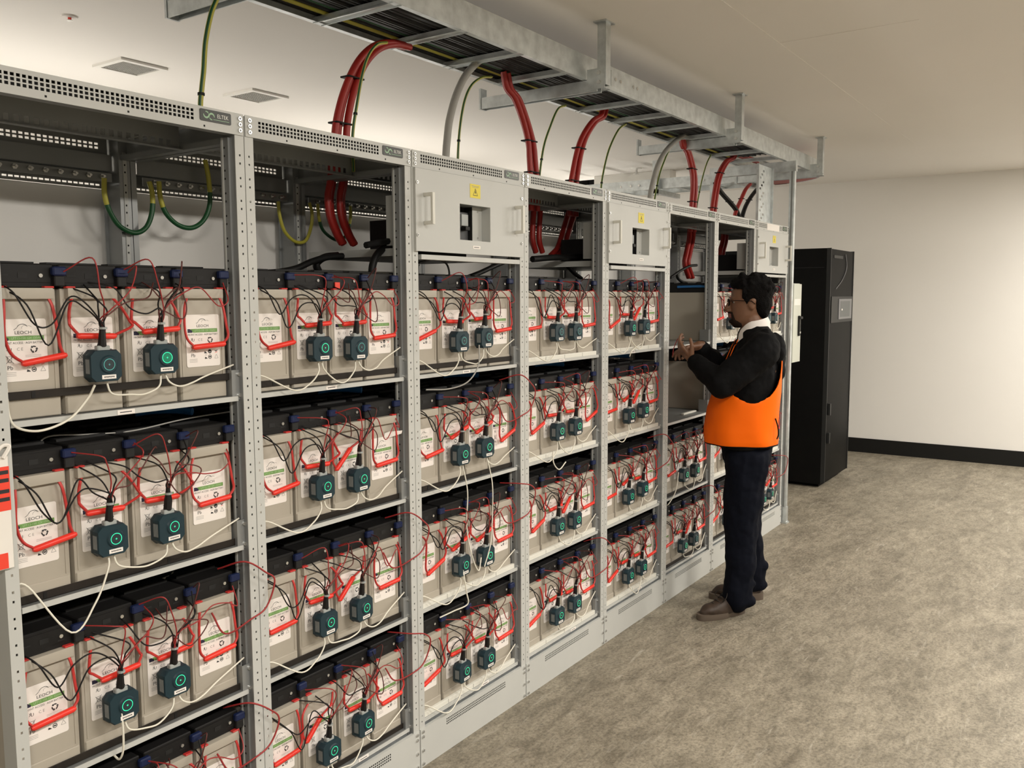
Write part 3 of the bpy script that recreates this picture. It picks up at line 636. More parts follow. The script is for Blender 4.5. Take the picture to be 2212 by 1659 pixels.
def lead_set(side, seed):
    """sense leads of one module. side 0: left-hand module of a shelf, 1: right-hand one"""
    r = random.Random(seed*7+side); J = lambda a: r.uniform(-a, a)*1.9; out = []
    def one(name, mt, rad, pts):
        q = pts[-1]; pts[-1] = (q[0], .0045 if q[2] > .2 else .0195, q[2])
        b = MB(); lead(b, [(-.001+J(.006), -.018, .044)]+[(J(.003), -.021+J(.003), .075), (J(.003), -.024+J(.004), .098+J(.004))]+pts, rad, mt); out.append((name, sm(b.mesh(name), 80)))
    bk, br, rd = 'lead_black', 'lead_brown', 'lead_red'
    if side == 0:
        one('sense_lead', bk, .0019, [(-.03+J(.01), -.036, .135+J(.01)), (-.075, -.03, .15+J(.01)), (-.115, -.03, .10+J(.025)), (-.15, -.026, .12+J(.02)), (-.185, -.018, .165), (-.200, .0, .185)])
        one('sense_lead', bk, .0019, [(-.035+J(.01), -.03, .130), (-.08, -.034, .140+J(.01)), (-.125, -.03, .085+J(.02)), (-.165, -.03, .14), (-.195, -.012, .178)])
        one('sense_lead', bk, .0019, [(-.012, -.03, .130), (-.030+J(.01), -.022, .155), (-.065+J(.01), .0, .182)])
        one('sense_lead', bk, .0019, [(.008, -.03, .125), (.0+J(.01), -.03, .150), (-.035+J(.015), .0, .184)])
        one('sense_lead', rd, .0017, [(.0, -.034, .14), (-.004+J(.01), -.05, .19+J(.01)), (-.03, -.05, .225+J(.012)), (-.068, -.012, .212)])
        one('sense_lead', rd, .0017, [(.012, -.035, .125), (.045+J(.015), -.04, .165+J(.02)), (.075, -.045, .215+J(.012)), (.082, -.012, .213)])
        one('sense_lead', br, .0017, [(.015, -.034, .12), (.055, -.03, .15+J(.02)), (.11, -.028, .165+J(.02)), (.155+J(.01), -.014, .19)])
    else:
        one('sense_lead', bk, .0019, [(.012, -.03, .125), (.035+J(.01), -.03, .150), (.060, -.02, .178), (.072, -.008, .206)])
        one('sense_lead', bk, .0019, [(.010, -.03, .128), (.03+J(.01), -.034, .145), (.058, -.03, .165), (.066, .0, .184)])
        one('sense_lead', bk, .0019, [(-.006, -.03, .122), (-.045, -.036, .125+J(.01)), (-.085, -.034, .135+J(.01)), (-.11, -.016, .170), (-.13+J(.015), .0, .184)])
        one('sense_lead', bk, .0019, [(-.010, -.03, .130), (-.03+J(.01), -.03, .165), (-.055+J(.01), .0, .184)])
        one('sense_lead', rd, .0017, [(.014, -.035, .13), (.055, -.045, .15+J(.02)), (.10, -.04, .14+J(.02)), (.155, -.03, .12+J(.02)), (.19, -.022, .14), (.205, .0, .185)])
        one('sense_lead', rd, .0017, [(.0, -.035, .13), (-.02, -.05, .18+J(.01)), (-.045, -.055, .225+J(.012)), (-.072, -.014, .213)])
        one('sense_lead', br, .0017, [(.01, -.035, .13), (.04, -.04, .17), (.06+J(.01), -.05, .225+J(.01)), (.078, -.014, .214)])
        one('sense_lead', br, .0017, [(-.004, -.03, .118), (.045+J(.01), -.040, .095+J(.015)), (.075+J(.01), -.04, .13), (.04, -.036, .155+J(.01)), (.0, -.035, .145+J(.01)), (-.03, -.036, .17), (-.02, .0, .184)])
    b = MB(); b.cyl((0, -.0245, .083), (0, -.0245, .088), .0088, 'module_clear', 10); out.append(('cable_tie', b.mesh('cable_tie')))
    b = MB(); n = 12
    b.tube([(-.001, -.018, .044), (-.001, -.021, .070), (-.0005, -.023, .10)], [.010, .0078, .0050], 'lead_black', 8); out.append(('lead_sleeve', sm(b.mesh('lead_sleeve'))))
    return out
LS = {(s, v): lead_set(s, v) for s in (0, 1) for v in range(6)}

COLN = ['leftmost', 'second from left', 'third from left', 'rightmost']
LEVN = ['top shelf', 'second shelf down', 'third shelf down', 'bottom shelf']
rnd = random.Random(5)
for i in range(8):
    for k, z in enumerate(LV):
        if i == 5 and k < 2: continue
        for c in range(4):
            x = i*P + BX[c] + BW/2
            t = thing('battery', 'beige battery, %s, %s, %s' % (COLN[c], LEVN[k], RACKN[i]), 'battery', (x, BY, z), group='batteries on the rack shelves')
            inst('case', B['case'], t); inst('terminal_cover', B['cover'], t, label='black terminal cover')
            inst('front_label', B['label'], t, (.001 if c else -.006, .0022, .150+rnd.uniform(-.002, .002)), label='white printed label')
            inst('link_cover', B['link'], t, (.074 if c < 3 else .064, 0, 0), label='blue link cover')
            if c == 3 and k > 0: inst('cable_lug', B['lug'], t, (.01, .02, .352), label='blue cable lug')
            if (i, k) == (0, 0): hv = [0, 2, 3, 1][c]
            elif c == 0: hv = rnd.choice([0, 4, 5, 6])
            elif c == 3: hv = rnd.choice([1, 4, 5, 1])
            else: hv = rnd.choice([2, 3, 8, 2, 7])
            inst('handle_rope', HM[hv][0], t); inst('handle_rope', HM[hv][2], t); inst('rope_end', HM[hv][3], t, (-.050, 0, 0)); inst('rope_end', HM[hv][3], t, (.050, 0, 0)); inst('handle_grip', HM[hv][1], t, label='bright red tubular grip')
            if c == 3 and k >= 2 and (i*3+k) % 2 == 0 or (c == 3 and (i, k) in ((0, 2), (0, 3), (1, 2), (2, 1))): inst('jumper_lead', JM[(i+k) % 3], t)
        if (i, k) == (6, 0): pass
        mods = []
        for s in (0, 1):
            x = i*P + BX[1+s] + BW/2 + rnd.uniform(-.004, .004); zz = z + .108 + (.007 if s else 0) + rnd.uniform(-.012, .006)*(1 if (i, k) != (0, 0) else 0)
            led = 'led_b'
            if k == 0: led = 'led_a'
            if (i, k, s) == (0, 0, 1): led = 'led_c'
            if (i, k, s) in ((1, 0, 0), (4, 0, 0)): led = 'led_b'
            if (i, k) == (6, 3) or (i, k, s) == (5, 3, 1): led = 'led_a'
            t = thing('monitor_module', 'battery monitor with %s ring, %s one, %s, %s' % ('dim' if led == 'led_a' else 'green', 'left' if s == 0 else 'right', LEVN[k], RACKN[i]),
                      'battery monitor', (x, BY-.020, zz), rnd.uniform(-.05, .05), group='battery monitors')
            bd = inst('body', MM['body'], t); inst('dome', MM['dome'], bd)
            inst('status_ring', MM[led], bd, label='glowing status ring'); inst('name_plate', MM['plate'], t, label='white name plate'); inst('plug', MM['plug'], t, label='clear plug')
            for nm, me in LS[(s, rnd.randrange(6))]: inst(nm, me, t)
            mods.append(Vector((x, BY-.036, zz-.036)))
        # white patch cables
        if i == 6 and k == 0: pass
        def wcable(pts, lab, name='patch_cable', r=.0023, m='cable_white'):
            b = MB(); b.tube(catmull(pts, 7), r, m, 6); me = sm(b.mesh(name), 80); return inst(name, me, label=lab, cat='cable', group='white patch cables')
        a, c2 = mods; sag = rnd.uniform(.035, .07)
        drops = {(2, 1), }
        if (i, k) == (2, 1):
            wcable([a+Vector((.01, .0, 0)), a+Vector((.012, -.02, -.10)), a+Vector((.0, -.024, -.22)), a+Vector((.02, -.03, -.33)), a+Vector((.06, -.03, -.40)), a+Vector((.09, -.02, -.36))], 'white cable hanging from the left monitor, second shelf, nearest breaker-panel rack')
            wcable([c2+Vector((.01, .0, 0)), c2+Vector((.016, -.02, -.10)), c2+Vector((.01, -.024, -.22)), c2+Vector((-.01, -.03, -.32)), c2+Vector((-.05, -.03, -.40))], 'white cable hanging from the right monitor, second shelf, nearest breaker-panel rack')
        else:
            m_ = (a+c2)/2
            wcable([a+Vector((.006, .002, .001)), a+Vector((.016, -.004, -.03)), m_+Vector((-.015, -.010, -sag)), m_+Vector((.02, -.010, -sag-.002)), c2+Vector((-.012, -.004, -.03)), c2+Vector((-.002, .002, .001))],
                   'white cable looping between both monitors, %s, %s' % (LEVN[k], RACKN[i]))
        e = Vector((i*P+.618, .022, z+.085+rnd.uniform(-.02, .02)))
        wcable([c2+Vector((.008, .002, .001)), c2+Vector((.016, -.006, -.022)), c2+Vector((.040, -.012, -.034)), c2+Vector((.075, -.012, -.028)), (c2+e)/2+Vector((.01, -.012, -.018)), e+Vector((0, 0, .0))],
               'white cable running right to the post, %s, %s' % (LEVN[k], RACKN[i]))
        if (k in (0, 1) or i in (1, 2)) and (i, k) != (0, 0):
            e = Vector((i*P+.020, .014, z-.015 if (i, k) == (0, 0) else z+.05))
            wcable([a+Vector((-.006, .002, .001)), a+Vector((-.012, -.006, -.03)), a+Vector((-.05, -.012, -.06 if i else -.10)), a+Vector((-.11, -.014, -.075 if i else -.15)), e+Vector((.03, -.006, -.005)), e],
                   'white cable running left from left monitor, %s, %s' % (LEVN[k], RACKN[i]))
b = MB()
def hang(pts, lab, m, r, grp=None, name='cable', cat='cable', n=7, seg=8):
    b = MB(); b.tube(catmull(pts, seg), r, m, n); return inst(name, sm(b.mesh(name), 80), label=lab, cat=cat, group=grp)
b = MB(); b.bbox(5*P+.40, 5*P+.58, .07, .09, LV[1], LV[1]+.010, 'strap_white', .003, 1)
inst('loose_strip', b.mesh('loose_strip'), None, label='loose white strip lying on the empty second shelf of the worker\'s rack', cat='strip')
hang([(6*P+.012, .035, LV[0]+.316), (6*P+.010, .12, LV[0]+.318), (6*P+.010, .24, LV[0]+.316)], 'bright blue cable along a black battery cover behind the worker\'s hands', 'bright_blue', .0075, None, 'blue_cable')
# white cables draped over the lower shelves
hang([at(1360,770,1,-.01)+Vector((0,0,0)), at(1366,757,1,-.02), at(1385,742,1,.0)], 'short white cable end below the top shelf of the rack under the middle breaker panel', 'cable_white', .0026, 'white patch cables')
hang([at(205,832,1,-.03), at(190,860,1,-.02), at(150,905,1,-.02), at(90,930,1,-.02), at(40,925,1,.0), at(20,900,1,.02), at(14,840,1,.03)], 'long white cable sagging below the top shelf of the leftmost rack', 'cable_white', .0028, 'white patch cables')
hang([at(135,1345,1,.16), at(140,1325,1,.15), at(200,1308,1,.14), at(260,1290,1,.14), at(320,1262,1,.14), at(365,1245,1,.14), at(374,1236,1,.16)], 'white cable lying on the battery covers, third shelf of the leftmost rack', 'cable_white', .0028, 'white patch cables')
hang([at(262,1535,1,-.02), at(266,1580,1,-.02), at(266,1620,1,-.015), at(258,1640,1,.0), at(245,1630,1,.02)], 'white cable end hanging below the third shelf of the leftmost rack', 'cable_white', .0026, 'white patch cables')
hang([at(1195,975,1,-.02), at(1196,1000,1,-.025), at(1208,1014,1,-.02), at(1222,998,1,-.01)], 'white cable end curling below the second shelf of the fourth rack', 'cable_white', .0026, 'white patch cables')
hang([at(1000,1230,1,-.02), at(1008,1280,1,-.025), at(1010,1305,1,-.02), at(980,1320,1,.0), at(950,1334,1,.02)], 'white cable dropping from the third shelf under the nearest breaker panel', 'cable_white', .0026, 'white patch cables')
hang([at(1035,745,1,-.02), at(1033,790,1,-.025), at(1010,825,1,-.015), at(970,840,1,.02), at(920,842,1,.05)], 'grey cable sweeping down from the top shelf under the nearest breaker panel', 'cable_grey', .0026, 'white patch cables')
hang([at(1466,1020,1,-.02), at(1460,1060,1,-.02), at(1445,1088,1,-.01), at(1438,1092,1,.02)], 'white cable hanging from a monitor in the rack the worker reaches into', 'cable_white', .0026, 'white patch cables')
hang([at(80,960,1,.12), at(110,942,1,.12), at(200,938,1,.11), at(290,930,1,.10), at(400,905,1,.10), at(505,888,1,.12)], 'thin grey cable on the battery covers, second shelf of the leftmost rack', 'cable_grey', .002, None)
p_ = at(729, 617, 1, BY-.001); b = MB(); b.box(p_.x-.010, p_.x+.010, BY-.0015, BY+.0018, p_.z-.010, p_.z+.010, 'tag_red')
inst('red_sticker', b.mesh('red_sticker'), None, label='small square red sticker on a black battery cover, second rack, top shelf', cat='sticker')
p_ = at(850, 937, 1, BY-.012); b = MB(); b.add([(p_.x-.03, BY+.0015, p_.z-.008), (p_.x-.012, BY-.004, p_.z-.012), (p_.x+.028, BY-.022, p_.z-.002), (p_.x+.030, BY-.024, p_.z+.008), (p_.x-.010, BY-.006, p_.z+.009), (p_.x-.028, BY+.0015, p_.z+.004)], [(0, 1, 4, 5), (1, 2, 3, 4)], 'label_white')
me_ = b.mesh('peeled_label'); bm_ = bmesh.new(); bm_.from_mesh(me_); bmesh.ops.solidify(bm_, geom=bm_.faces[:], thickness=.0006); bm_.to_mesh(me_); bm_.free()
inst('peeled_label', me_, None, label='torn white label flap sticking out on the second shelf of the second rack', cat='label')
# danger tag tied to the first post
b = MB(); b.bbox(-.030, .016, -.012, -.008, 1.06, 1.30, 'tag_white', .0015, 1)
t = thing('warning_tag', 'red and white warning tag hanging on the first post at the left edge', 'tag')
inst('card', b.mesh('tag_card'), t)
b = MB(); b.box(-.030, .004, -.0128, -.012, 1.062, 1.095, 'tag_red'); inst('red_corner', b.mesh('tag_corner'), t, label='red lower corner'); b = MB(); b.box(-.030, .016, -.0128, -.012, 1.185, 1.278, 'tag_red')
for z in (1.205, 1.222, 1.245, 1.262): b.box(-.030, .014, -.0133, -.0128, z, z+.008, 'ink')
inst('printed_bands', b.mesh('tag_print'), t, label='red band with black bars')
b = MB(); b.tube(catmull([(-.012, -.01, 1.295), (.000, -.008, 1.315), (.012, -.006, 1.322), (.022, -.006, 1.318), (.010, -.012, 1.303), (.004, -.014, 1.296)], 6), .0042, 'tag_white', 6); inst('tie', b.mesh('tag_tie'), t, label='white tie')

# ------------------------------------------------------------------ cable ladder overhead
TY0, TY1, TZ = .035, .405, 2.562
t = thing('cable_ladder', 'long galvanised cable ladder hung from the ceiling above the racks', 'cable tray')
for y, s in ((TY0, 1), (TY1, -1)):
    b = MB(); b.box(-1.2, 6.10, y-.0015, y+.0015, TZ, TZ+.100, 'galvanised'); ya, yb = sorted((y, y+s*.022)); b.box(-1.2, 6.10, ya, yb, TZ-.002, TZ, 'galvanised'); b.box(-1.2, 6.10, ya, yb, TZ+.098, TZ+.100, 'galvanised')
    if s == 1:
        for x in (2.78, 2.83, 2.96, 3.0): b.cyl((x, y-.0015, TZ+.05), (x, y-.006, TZ+.05), .008, 'zinc_bolt', 8)
        b.box(2.74, 3.04, y-.003, y-.0015, TZ+.015, TZ+.085, 'galvanised')
    inst('side_rail', b.mesh('ladder_rail'), t)
b = MB(); b.box(-.020, .020, TY0+.001, TY1-.001, TZ+.001, TZ+.016, 'galvanised'); b.box(-.020, -.018, TY0+.001, TY1-.001, TZ-.004, TZ+.003, 'galvanised'); b.box(.018, .020, TY0+.001, TY1-.001, TZ-.004, TZ+.003, 'galvanised'); rg = b.mesh('rung')
x = -.75
while x < 6.0: inst('rung', rg, t, (x+.30, 0, 0)); x += .352
# curved end and return run
t2 = thing('cable_ladder', 'curved galvanised tray bend turning away beyond the farthest rack', 'cable tray')
def arcpts(cx, cy, r, a0, a1, z, n=14): return [(cx+r*math.cos(math.radians(a0+(a1-a0)*k/n)), cy+r*math.sin(math.radians(a0+(a1-a0)*k/n)), z) for k in range(n+1)]
def ribbon(P_, h, m, th=.002):
    b = MB(); n = len(P_); vs = [(x, y, z) for x, y, z in P_]+[(x, y, z+h) for x, y, z in P_]
    b.add(vs, [(k, k+1, n+k+1, n+k) for k in range(n-1)], m); me = b.mesh('curved_rail'); bm = bmesh.new(); bm.from_mesh(me)
    bmesh.ops.solidify(bm, geom=bm.faces[:], thickness=th); bm.to_mesh(me); bm.free(); return me
inst('curved_rail', ribbon(arcpts(6.10, .535, .50, -90, 0, TZ), .09, 'galvanised'), t2); inst('curved_rail', ribbon(arcpts(6.10, .535, .13, -90, 0, TZ), .09, 'galvanised'), t2)
o_, i_ = arcpts(6.10, .535, .498, -90, 0, TZ), arcpts(6.10, .535, .132, -90, 0, TZ); b = MB(); n = len(o_); b.add(o_+i_, [(k, k+1, n+k+1, n+k) for k in range(n-1)], 'cable_red'); 
me = b.mesh('bend_cables'); inst('bend_floor', me, t2, (0, 0, .004))
t3 = thing('cable_ladder', 'return run of galvanised cable tray crossing behind the racks', 'cable tray')
for x, s in ((6.232, 1), (6.60, -1)):
    b = MB(); b.box(x-.0015, x+.0015, .54, 2.90, TZ, TZ+.085, 'galvanised'); xa, xb = sorted((x, x+s*.02)); b.box(xa, xb, .54, 2.90, TZ-.002, TZ, 'galvanised')
    if s == 1:
        b.box(x-.004, x-.0015, 1.45, 1.85, TZ+.01, TZ+.075, 'galvanised')
        for y in (1.50, 1.62, 1.70, 1.80, 1.02): b.cyl((x-.004, y, TZ+.04), (x-.010, y, TZ+.04), .010, 'zinc_bolt', 8)
    inst('side_rail', b.mesh('return_rail'), t3)
for k in range(8): b = MB(); b.box(6.234, 6.598, .66+k*.3, .70+k*.3, TZ+.001, TZ+.014, 'galvanised'); inst('rung', b.mesh('return_rung'), t3)
inst('duct_cover', MB().bbox(6.72, 6.86, 1.55, 2.35, 2.62, 2.793, 'vent_frame', .006).mesh('duct_cover'), None, label='pale rectangular duct behind the tray under the ceiling hatch', cat='duct')
# supports
def support(x, lab, col=True):
    t = thing('tray_support', lab, 'bracket', (x, 0, 0), group='tray hanger brackets')
    b = MB(); z0 = 2.540
    for a in ((-.021, -.018, -.060, -.019), (.018, .021, -.060, -.019), (-.018, .018, -.060, -.057)): b.box(*a, z0-.01, ZC-.006, 'galvanised')
    b.box(-.04, .04, -.072, -.008, ZC-.006, ZC, 'galvanised'); inst('column', b.mesh('support_column'), t)
    b = MB()
    b.box(-.021, .021, -.018, .60, 2.553, 2.557, 'galvanised'); b.box(-.021, -.016, -.018, .60, 2.506, 2.512, 'galvanised'); b.box(.016, .021, -.018, .60, 2.506, 2.512, 'galvanised')
    b.box(.018, .021, -.018, .60, 2.512, 2.553, 'galvanised'); b.box(-.021, -.018, -.018, .60, 2.512, 2.553, 'galvanised'); b.box(-.018, .018, -.018, .60, 2.540, 2.542, 'galvanised')
    inst('arm', b.mesh('support_arm'), t)
    b = MB(); b.box(-.024, .024, .602, .612, 2.505, 2.60, 'galvanised'); inst('end_plate', b.mesh('arm_end'), t); b = MB(); b.box(-.024, -.021, -.056, .03, 2.515, 2.60, 'galvanised'); b.cyl((-.024, -.03, 2.54), (-.034, -.03, 2.54), .009, 'zinc_bolt', 6); b.cyl((-.024, -.03, 2.58), (-.034, -.03, 2.58), .009, 'zinc_bolt', 6)
    inst('corner_plate', b.mesh('support_plate'), t)
support(.885, 'galvanised tray hanger at the top edge above the leftmost racks'); support(2.54, 'galvanised tray hanger, nearest of the fully visible ones, above the fourth rack')
support(4.18, 'galvanised tray hanger, middle one with ceiling post above the worker\'s rack'); support(5.88, 'galvanised tray hanger, farthest one at the tray bend')
t = thing('tray_support', 'hanger strut on the return tray behind the racks', 'bracket', (6.0, 1.44, 0))
b = MB(); b.box(.16, .20, -.02, .02, 2.50, ZC, 'galvanised'); inst('column', b.mesh('rear_column'), t)
b = MB(); b.box(.16, .66, -.02, .02, 2.515, 2.552, 'galvanised'); inst('arm', b.mesh('rear_arm'), t)
t = thing('tray_support', 'short horizontal strut above the last racks carrying the return tray', 'bracket', (5.95, .62, 0))
b = MB(); b.box(-.10, .70, -.02, .02, 2.515, 2.552, 'galvanised'); b.box(-.10, -.06, -.03, -.02, 2.50, 2.58, 'galvanised'); inst('arm', b.mesh('bend_arm'), t)
# upright goal-post frame at the end of the row
t = thing('end_frame', 'tall galvanised post and crossbeam at the end of the rack row', 'frame', (5.318, -.010, 0))
b = MB(); b.box(-.018, .018, -.018, .018, .0, 2.53, 'galvanised'); b.box(-.0185, -.018, -.006, .006, .05, 2.5, 'rack_shaded'); inst('upright', b.mesh('upright'), t)
b = MB(); b.box(-.030, .030, -.030, .030, 0, .012, 'galvanised'); b.box(-.022, .022, -.022, .022, .012, .12, 'galvanised'); inst('foot', b.mesh('upright_foot'), t)
b = MB(); b.box(-.020, .020, -.025, .60, 2.485, 2.555, 'galvanised'); inst('crossbeam', b.mesh('crossbeam'), t)
b = MB(); b.box(-.018, .018, .56, .596, .0, 2.485, 'galvanised'); inst('upright', b.mesh('upright_rear'), t)
# perforated vertical strip ladder above the last header
t = thing('perforated_ladder', 'flat perforated galvanised strip rising from the last header to the beam', 'cable ladder', (4.80, .10, 0))
b = MB(); hs = []
for k in range(14):
    hs.append((.12, .165, 2.13+k*.026, 2.143+k*.026)); 
    if k % 2: hs.append((.19, .21, 2.13+k*.026, 2.143+k*.026))
xs = sorted({h[0] for h in hs}|{h[1] for h in hs})
perf(b, .1, .40, RH, 2.50, 0, .002, 'galvanised', [(.16+(k % 3)*.03, .16+(k % 3)*.03+.03, 2.12+k*.024, 2.134+k*.024) for k in range(15)])
b.box(.1, .106, -.015, 0, RH, 2.50, 'galvanised'); b.box(.394, .40, -.015, 0, RH, 2.50, 'galvanised'); inst('plate', b.mesh('perforated_plate'), t)

# cables lying in the tray
rr = random.Random(3)
for k in range(17):
    y = .112+k*.0172; z = TZ+.024+rr.uniform(0, .006)
    m = 'cable_black'; nm = 'black'
    if k in (14,): m, nm = 'earth_yellow', 'yellow-green'
    if k == 11: m, nm = 'earth_green', 'dark green'
    x1 = 5.9 if k < 12 else 5.2
    pts = [(-1.2+j*.9, y+rr.uniform(-.003, .003), z+rr.uniform(-.002, .002)) for j in range(int((x1+1.2)/.9)+1)]
    tag_ = {'black': 'one of the black cables lying side by side in the long cable ladder', 'yellow-green': 'yellow-green earth cable lying along the rack side of the long ladder', 'dark green': 'dark green earth cable lying among black cables in the long ladder'}[nm]
    hang(pts, tag_, m, .0088, 'black cables in the ladder' if nm == 'black' else None, 'tray_cable', 'cable', 6, 3)
for k, (xa, xb) in enumerate(((1.55, 5.4), (2.2, 5.6))):
    hang([(xa, .335+.035*k, TZ+.045), ((xa+xb)/2, .33+.035*k, TZ+.045), (xb, .30+.035*k, TZ+.045)], ['red cable lying in the ladder from the left red bundle onward', 'second red cable lying in the ladder past the middle racks'][k], 'cable_red', .010, None, 'tray_cable')

# drops from the ladder to the racks (points read where they cross a vertical plane in the racks)
def drop(px, y, mname, r, label, name='cable', grp=None, off=(0,0,0), ys=None):
    pts = []
    for j, (u, v) in enumerate(px):
        yy = ys[j] if ys else y
        pts.append(at(u, v, 1, yy)+Vector(off))
    e = pts[-1].copy(); e.z -= .10; pts.append(e)
    return hang(pts, label, mname, r, grp, name)
def ties(px, y, r, col, label): pass
def striped(px, y, label, r=.0052):
    pts = [at(u, v, 1, y) for u, v in px]; e = pts[-1].copy(); e.z -= .12; pts.append(e)
    t = thing('earth_cable', label, 'cable', tuple(pts[-2]))
    P_ = [p-pts[-2] for p in catmull(pts, 8)]
    b = MB(); b.tube(P_, r, 'earth_yellow', 8); inst('sheath', sm(b.mesh('earth_sheath'), 80), t)
    b = MB(); b.tube([p+Vector((-r*.55, -r*.45, 0)) for p in P_], r*.62, 'earth_green', 5); inst('green_stripe', sm(b.mesh('earth_stripe'), 80), t, label='green stripe')
    b = MB(); q = P_[-14]; b.cyl(q+Vector((0,0,-.004)), q+Vector((0,0,.004)), r*1.35, 'cable_black', 8); inst('cable_tie', b.mesh('tie'), t, label='black cable tie')
striped([(470, -6), (456, 30), (444, 90), (440, 150), (436, 190), (433, 232)], .30, 'yellow-green earth cable dropping to the leftmost rack header', .0075)
striped([(836, 92), (815, 96), (796, 120), (783, 160), (772, 220), (762, 292)], .225, 'yellow-green earth cable beside the nearest red bundle')
striped([(1062, 166), (1040, 168), (1018, 185), (1003, 220), (993, 280), (989, 345)], .30, 'yellow-green earth cable right of the nearer grey conduit')
striped([(1222, 228), (1205, 236), (1188, 275), (1174, 320), (1165, 388)], .30, 'yellow-green earth cable right of the second red bundle')
striped([(1352, 268), (1335, 282), (1315, 325), (1302, 380), (1298, 418)], .30, 'yellow-green earth cable right of the third red bundle')
striped([(1446, 322), (1436, 345), (1424, 380), (1413, 440)], .30, 'yellow-green earth cable right of the farther grey conduit')
striped([(1536, 334), (1526, 355), (1515, 395), (1505, 450)], .30, 'yellow-green earth cable between the fourth and fifth red bundles', .0045)
def bundle(px, y, label, spread, r=.0125, n=3, m='cable_red'):
    base = [at(u, v, 1, y) for u, v in px]
    if y == .29 and base[0].x > 1.9: base.insert(0, base[0]+(base[0]-base[1]).normalized()*.03+Vector((0, 0, .045)))
    e = base[-1].copy(); e.z -= .13; base.append(e)
    t = thing('cable_bundle', label, 'cable bundle', tuple(base[-2])); o = base[-2]; N = len(base)
    for j in range(n):
        P_ = []
        for q, p in enumerate(base):
            s = spread*(.25+.75*q/(N-1)); P_.append(p-o+Vector(((j-(n-1)/2)*max(s, r*1.25), (j % 2)*r*1.1, 0)))
        b = MB(); b.tube(catmull(P_, 8), r, m, 10); inst('cable', sm(b.mesh('bundle_cable'), 80), t)
    for q in (-12, -26):
        c = catmull([p-o for p in base], 8)[q]; b = MB(); w = max(spread*.8, r*1.3)*(n-1)/2+r*1.15
        b.bbox(c.x-w, c.x+w, c.y-r*1.2, c.y+r*2.3, c.z-.003, c.z+.003, 'cable_black', .002, 1); inst('cable_tie', b.mesh('bundle_tie'), t, label='black cable tie')
bundle([(880, 100), (850, 94), (815, 102), (785, 130), (762, 175), (745, 230), (736, 292)], .29, 'red cable bundle arching down to the second rack, nearest of the red bundles', .030)
bundle([(1100, 190), (1118, 215), (1136, 265), (1147, 310), (1150, 345), (1153, 392)], .29, 'red cable bundle dropping beside the nearest full tray hanger', .030)
bundle([(1302, 250), (1284, 262), (1264, 292), (1252, 325), (1244, 365), (1238, 408)], .29, 'red cable bundle, third from the left, above the fourth rack', .030)
bundle([(1478, 315), (1488, 330), (1498, 370), (1500, 405), (1497, 455)], .29, 'red cable bundle, fourth from the left, above the worker\'s rack', .030)
bundle([(1585, 340), (1570, 350), (1555, 378), (1547, 415), (1540, 470)], .29, 'red cable bundle, fifth from the left, beyond the fourth one', .030)
drop([(1125, 100), (1090, 105), (1050, 120), (1012, 155), (988, 200), (972, 255), (966, 300), (963, 345)], .27, 'cable_grey', .015, 'nearer grey flexible conduit arching from the ladder to the breaker rack', 'conduit')
drop([(1545, 278), (1510, 280), (1475, 294), (1442, 322), (1422, 355), (1410, 395), (1403, 435)], .27, 'cable_grey', .015, 'farther grey flexible conduit arching down to the middle breaker rack', 'conduit')
bundle([(1545, 395), (1562, 418), (1580, 438), (1593, 455), (1600, 478)], .55, 'black cable bundle rising left from the racks to the return tray', .02, .014, 2, 'cable_black')
bundle([(1622, 398), (1612, 410), (1602, 432), (1592, 455), (1588, 475)], .55, 'red cables crossing between two black bundles under the return tray', .02, .012, 2)
bundle([(1655, 395), (1636, 410), (1618, 435), (1608, 458), (1604, 480)], .55, 'black cable bundle rising right from the racks to the return tray', .02, .013, 2, 'cable_black')
t = bundle([(1712, 405), (1716, 430), (1720, 465), (1717, 500), (1712, 540)], 1.0, 'red cables dropping behind the end post to the black cabinet', .02, .012, 2)
# red bundles inside the top bays
def inner(px, y, label, spread=.028, r=.013, n=4):
    base = [at(u, v, 1, y) for u, v in px]; q0 = base[0].copy(); q0.z = 2.095; q0.x += .01; base.insert(0, q0); o = base[-1]; t = thing('cable_bundle', label, 'cable bundle', tuple(o))
    for j in range(n):
        b = MB(); b.tube(catmull([p-o+Vector(((j-(n-1)/2)*spread, (j % 2)*.02, 0)) for p in base], 7), r, 'cable_red', 8); inst('cable', sm(b.mesh('bundle_cable'), 80), t)
inner([(733, 395), (728, 430), (732, 470), (745, 505), (757, 527)], .36, 'dark red cables curving down inside the top bay of the second rack')
inner([(1240, 455), (1232, 480), (1225, 505), (1215, 535), (1200, 552)], .36, 'dark red cables inside the top bay of the fourth rack, right group')
inner([(1160, 460), (1158, 490), (1158, 520), (1165, 545)], .36, 'dark red cables inside the top bay of the fourth rack, left group', n=3)
inner([(1496, 515), (1490, 545), (1486, 570), (1495, 600)], .36, 'dark red cables inside the top bay of the worker\'s rack')
inner([(1566, 520), (1560, 545), (1558, 575)], .36, 'dark red cables inside the top bay behind the worker', n=3)
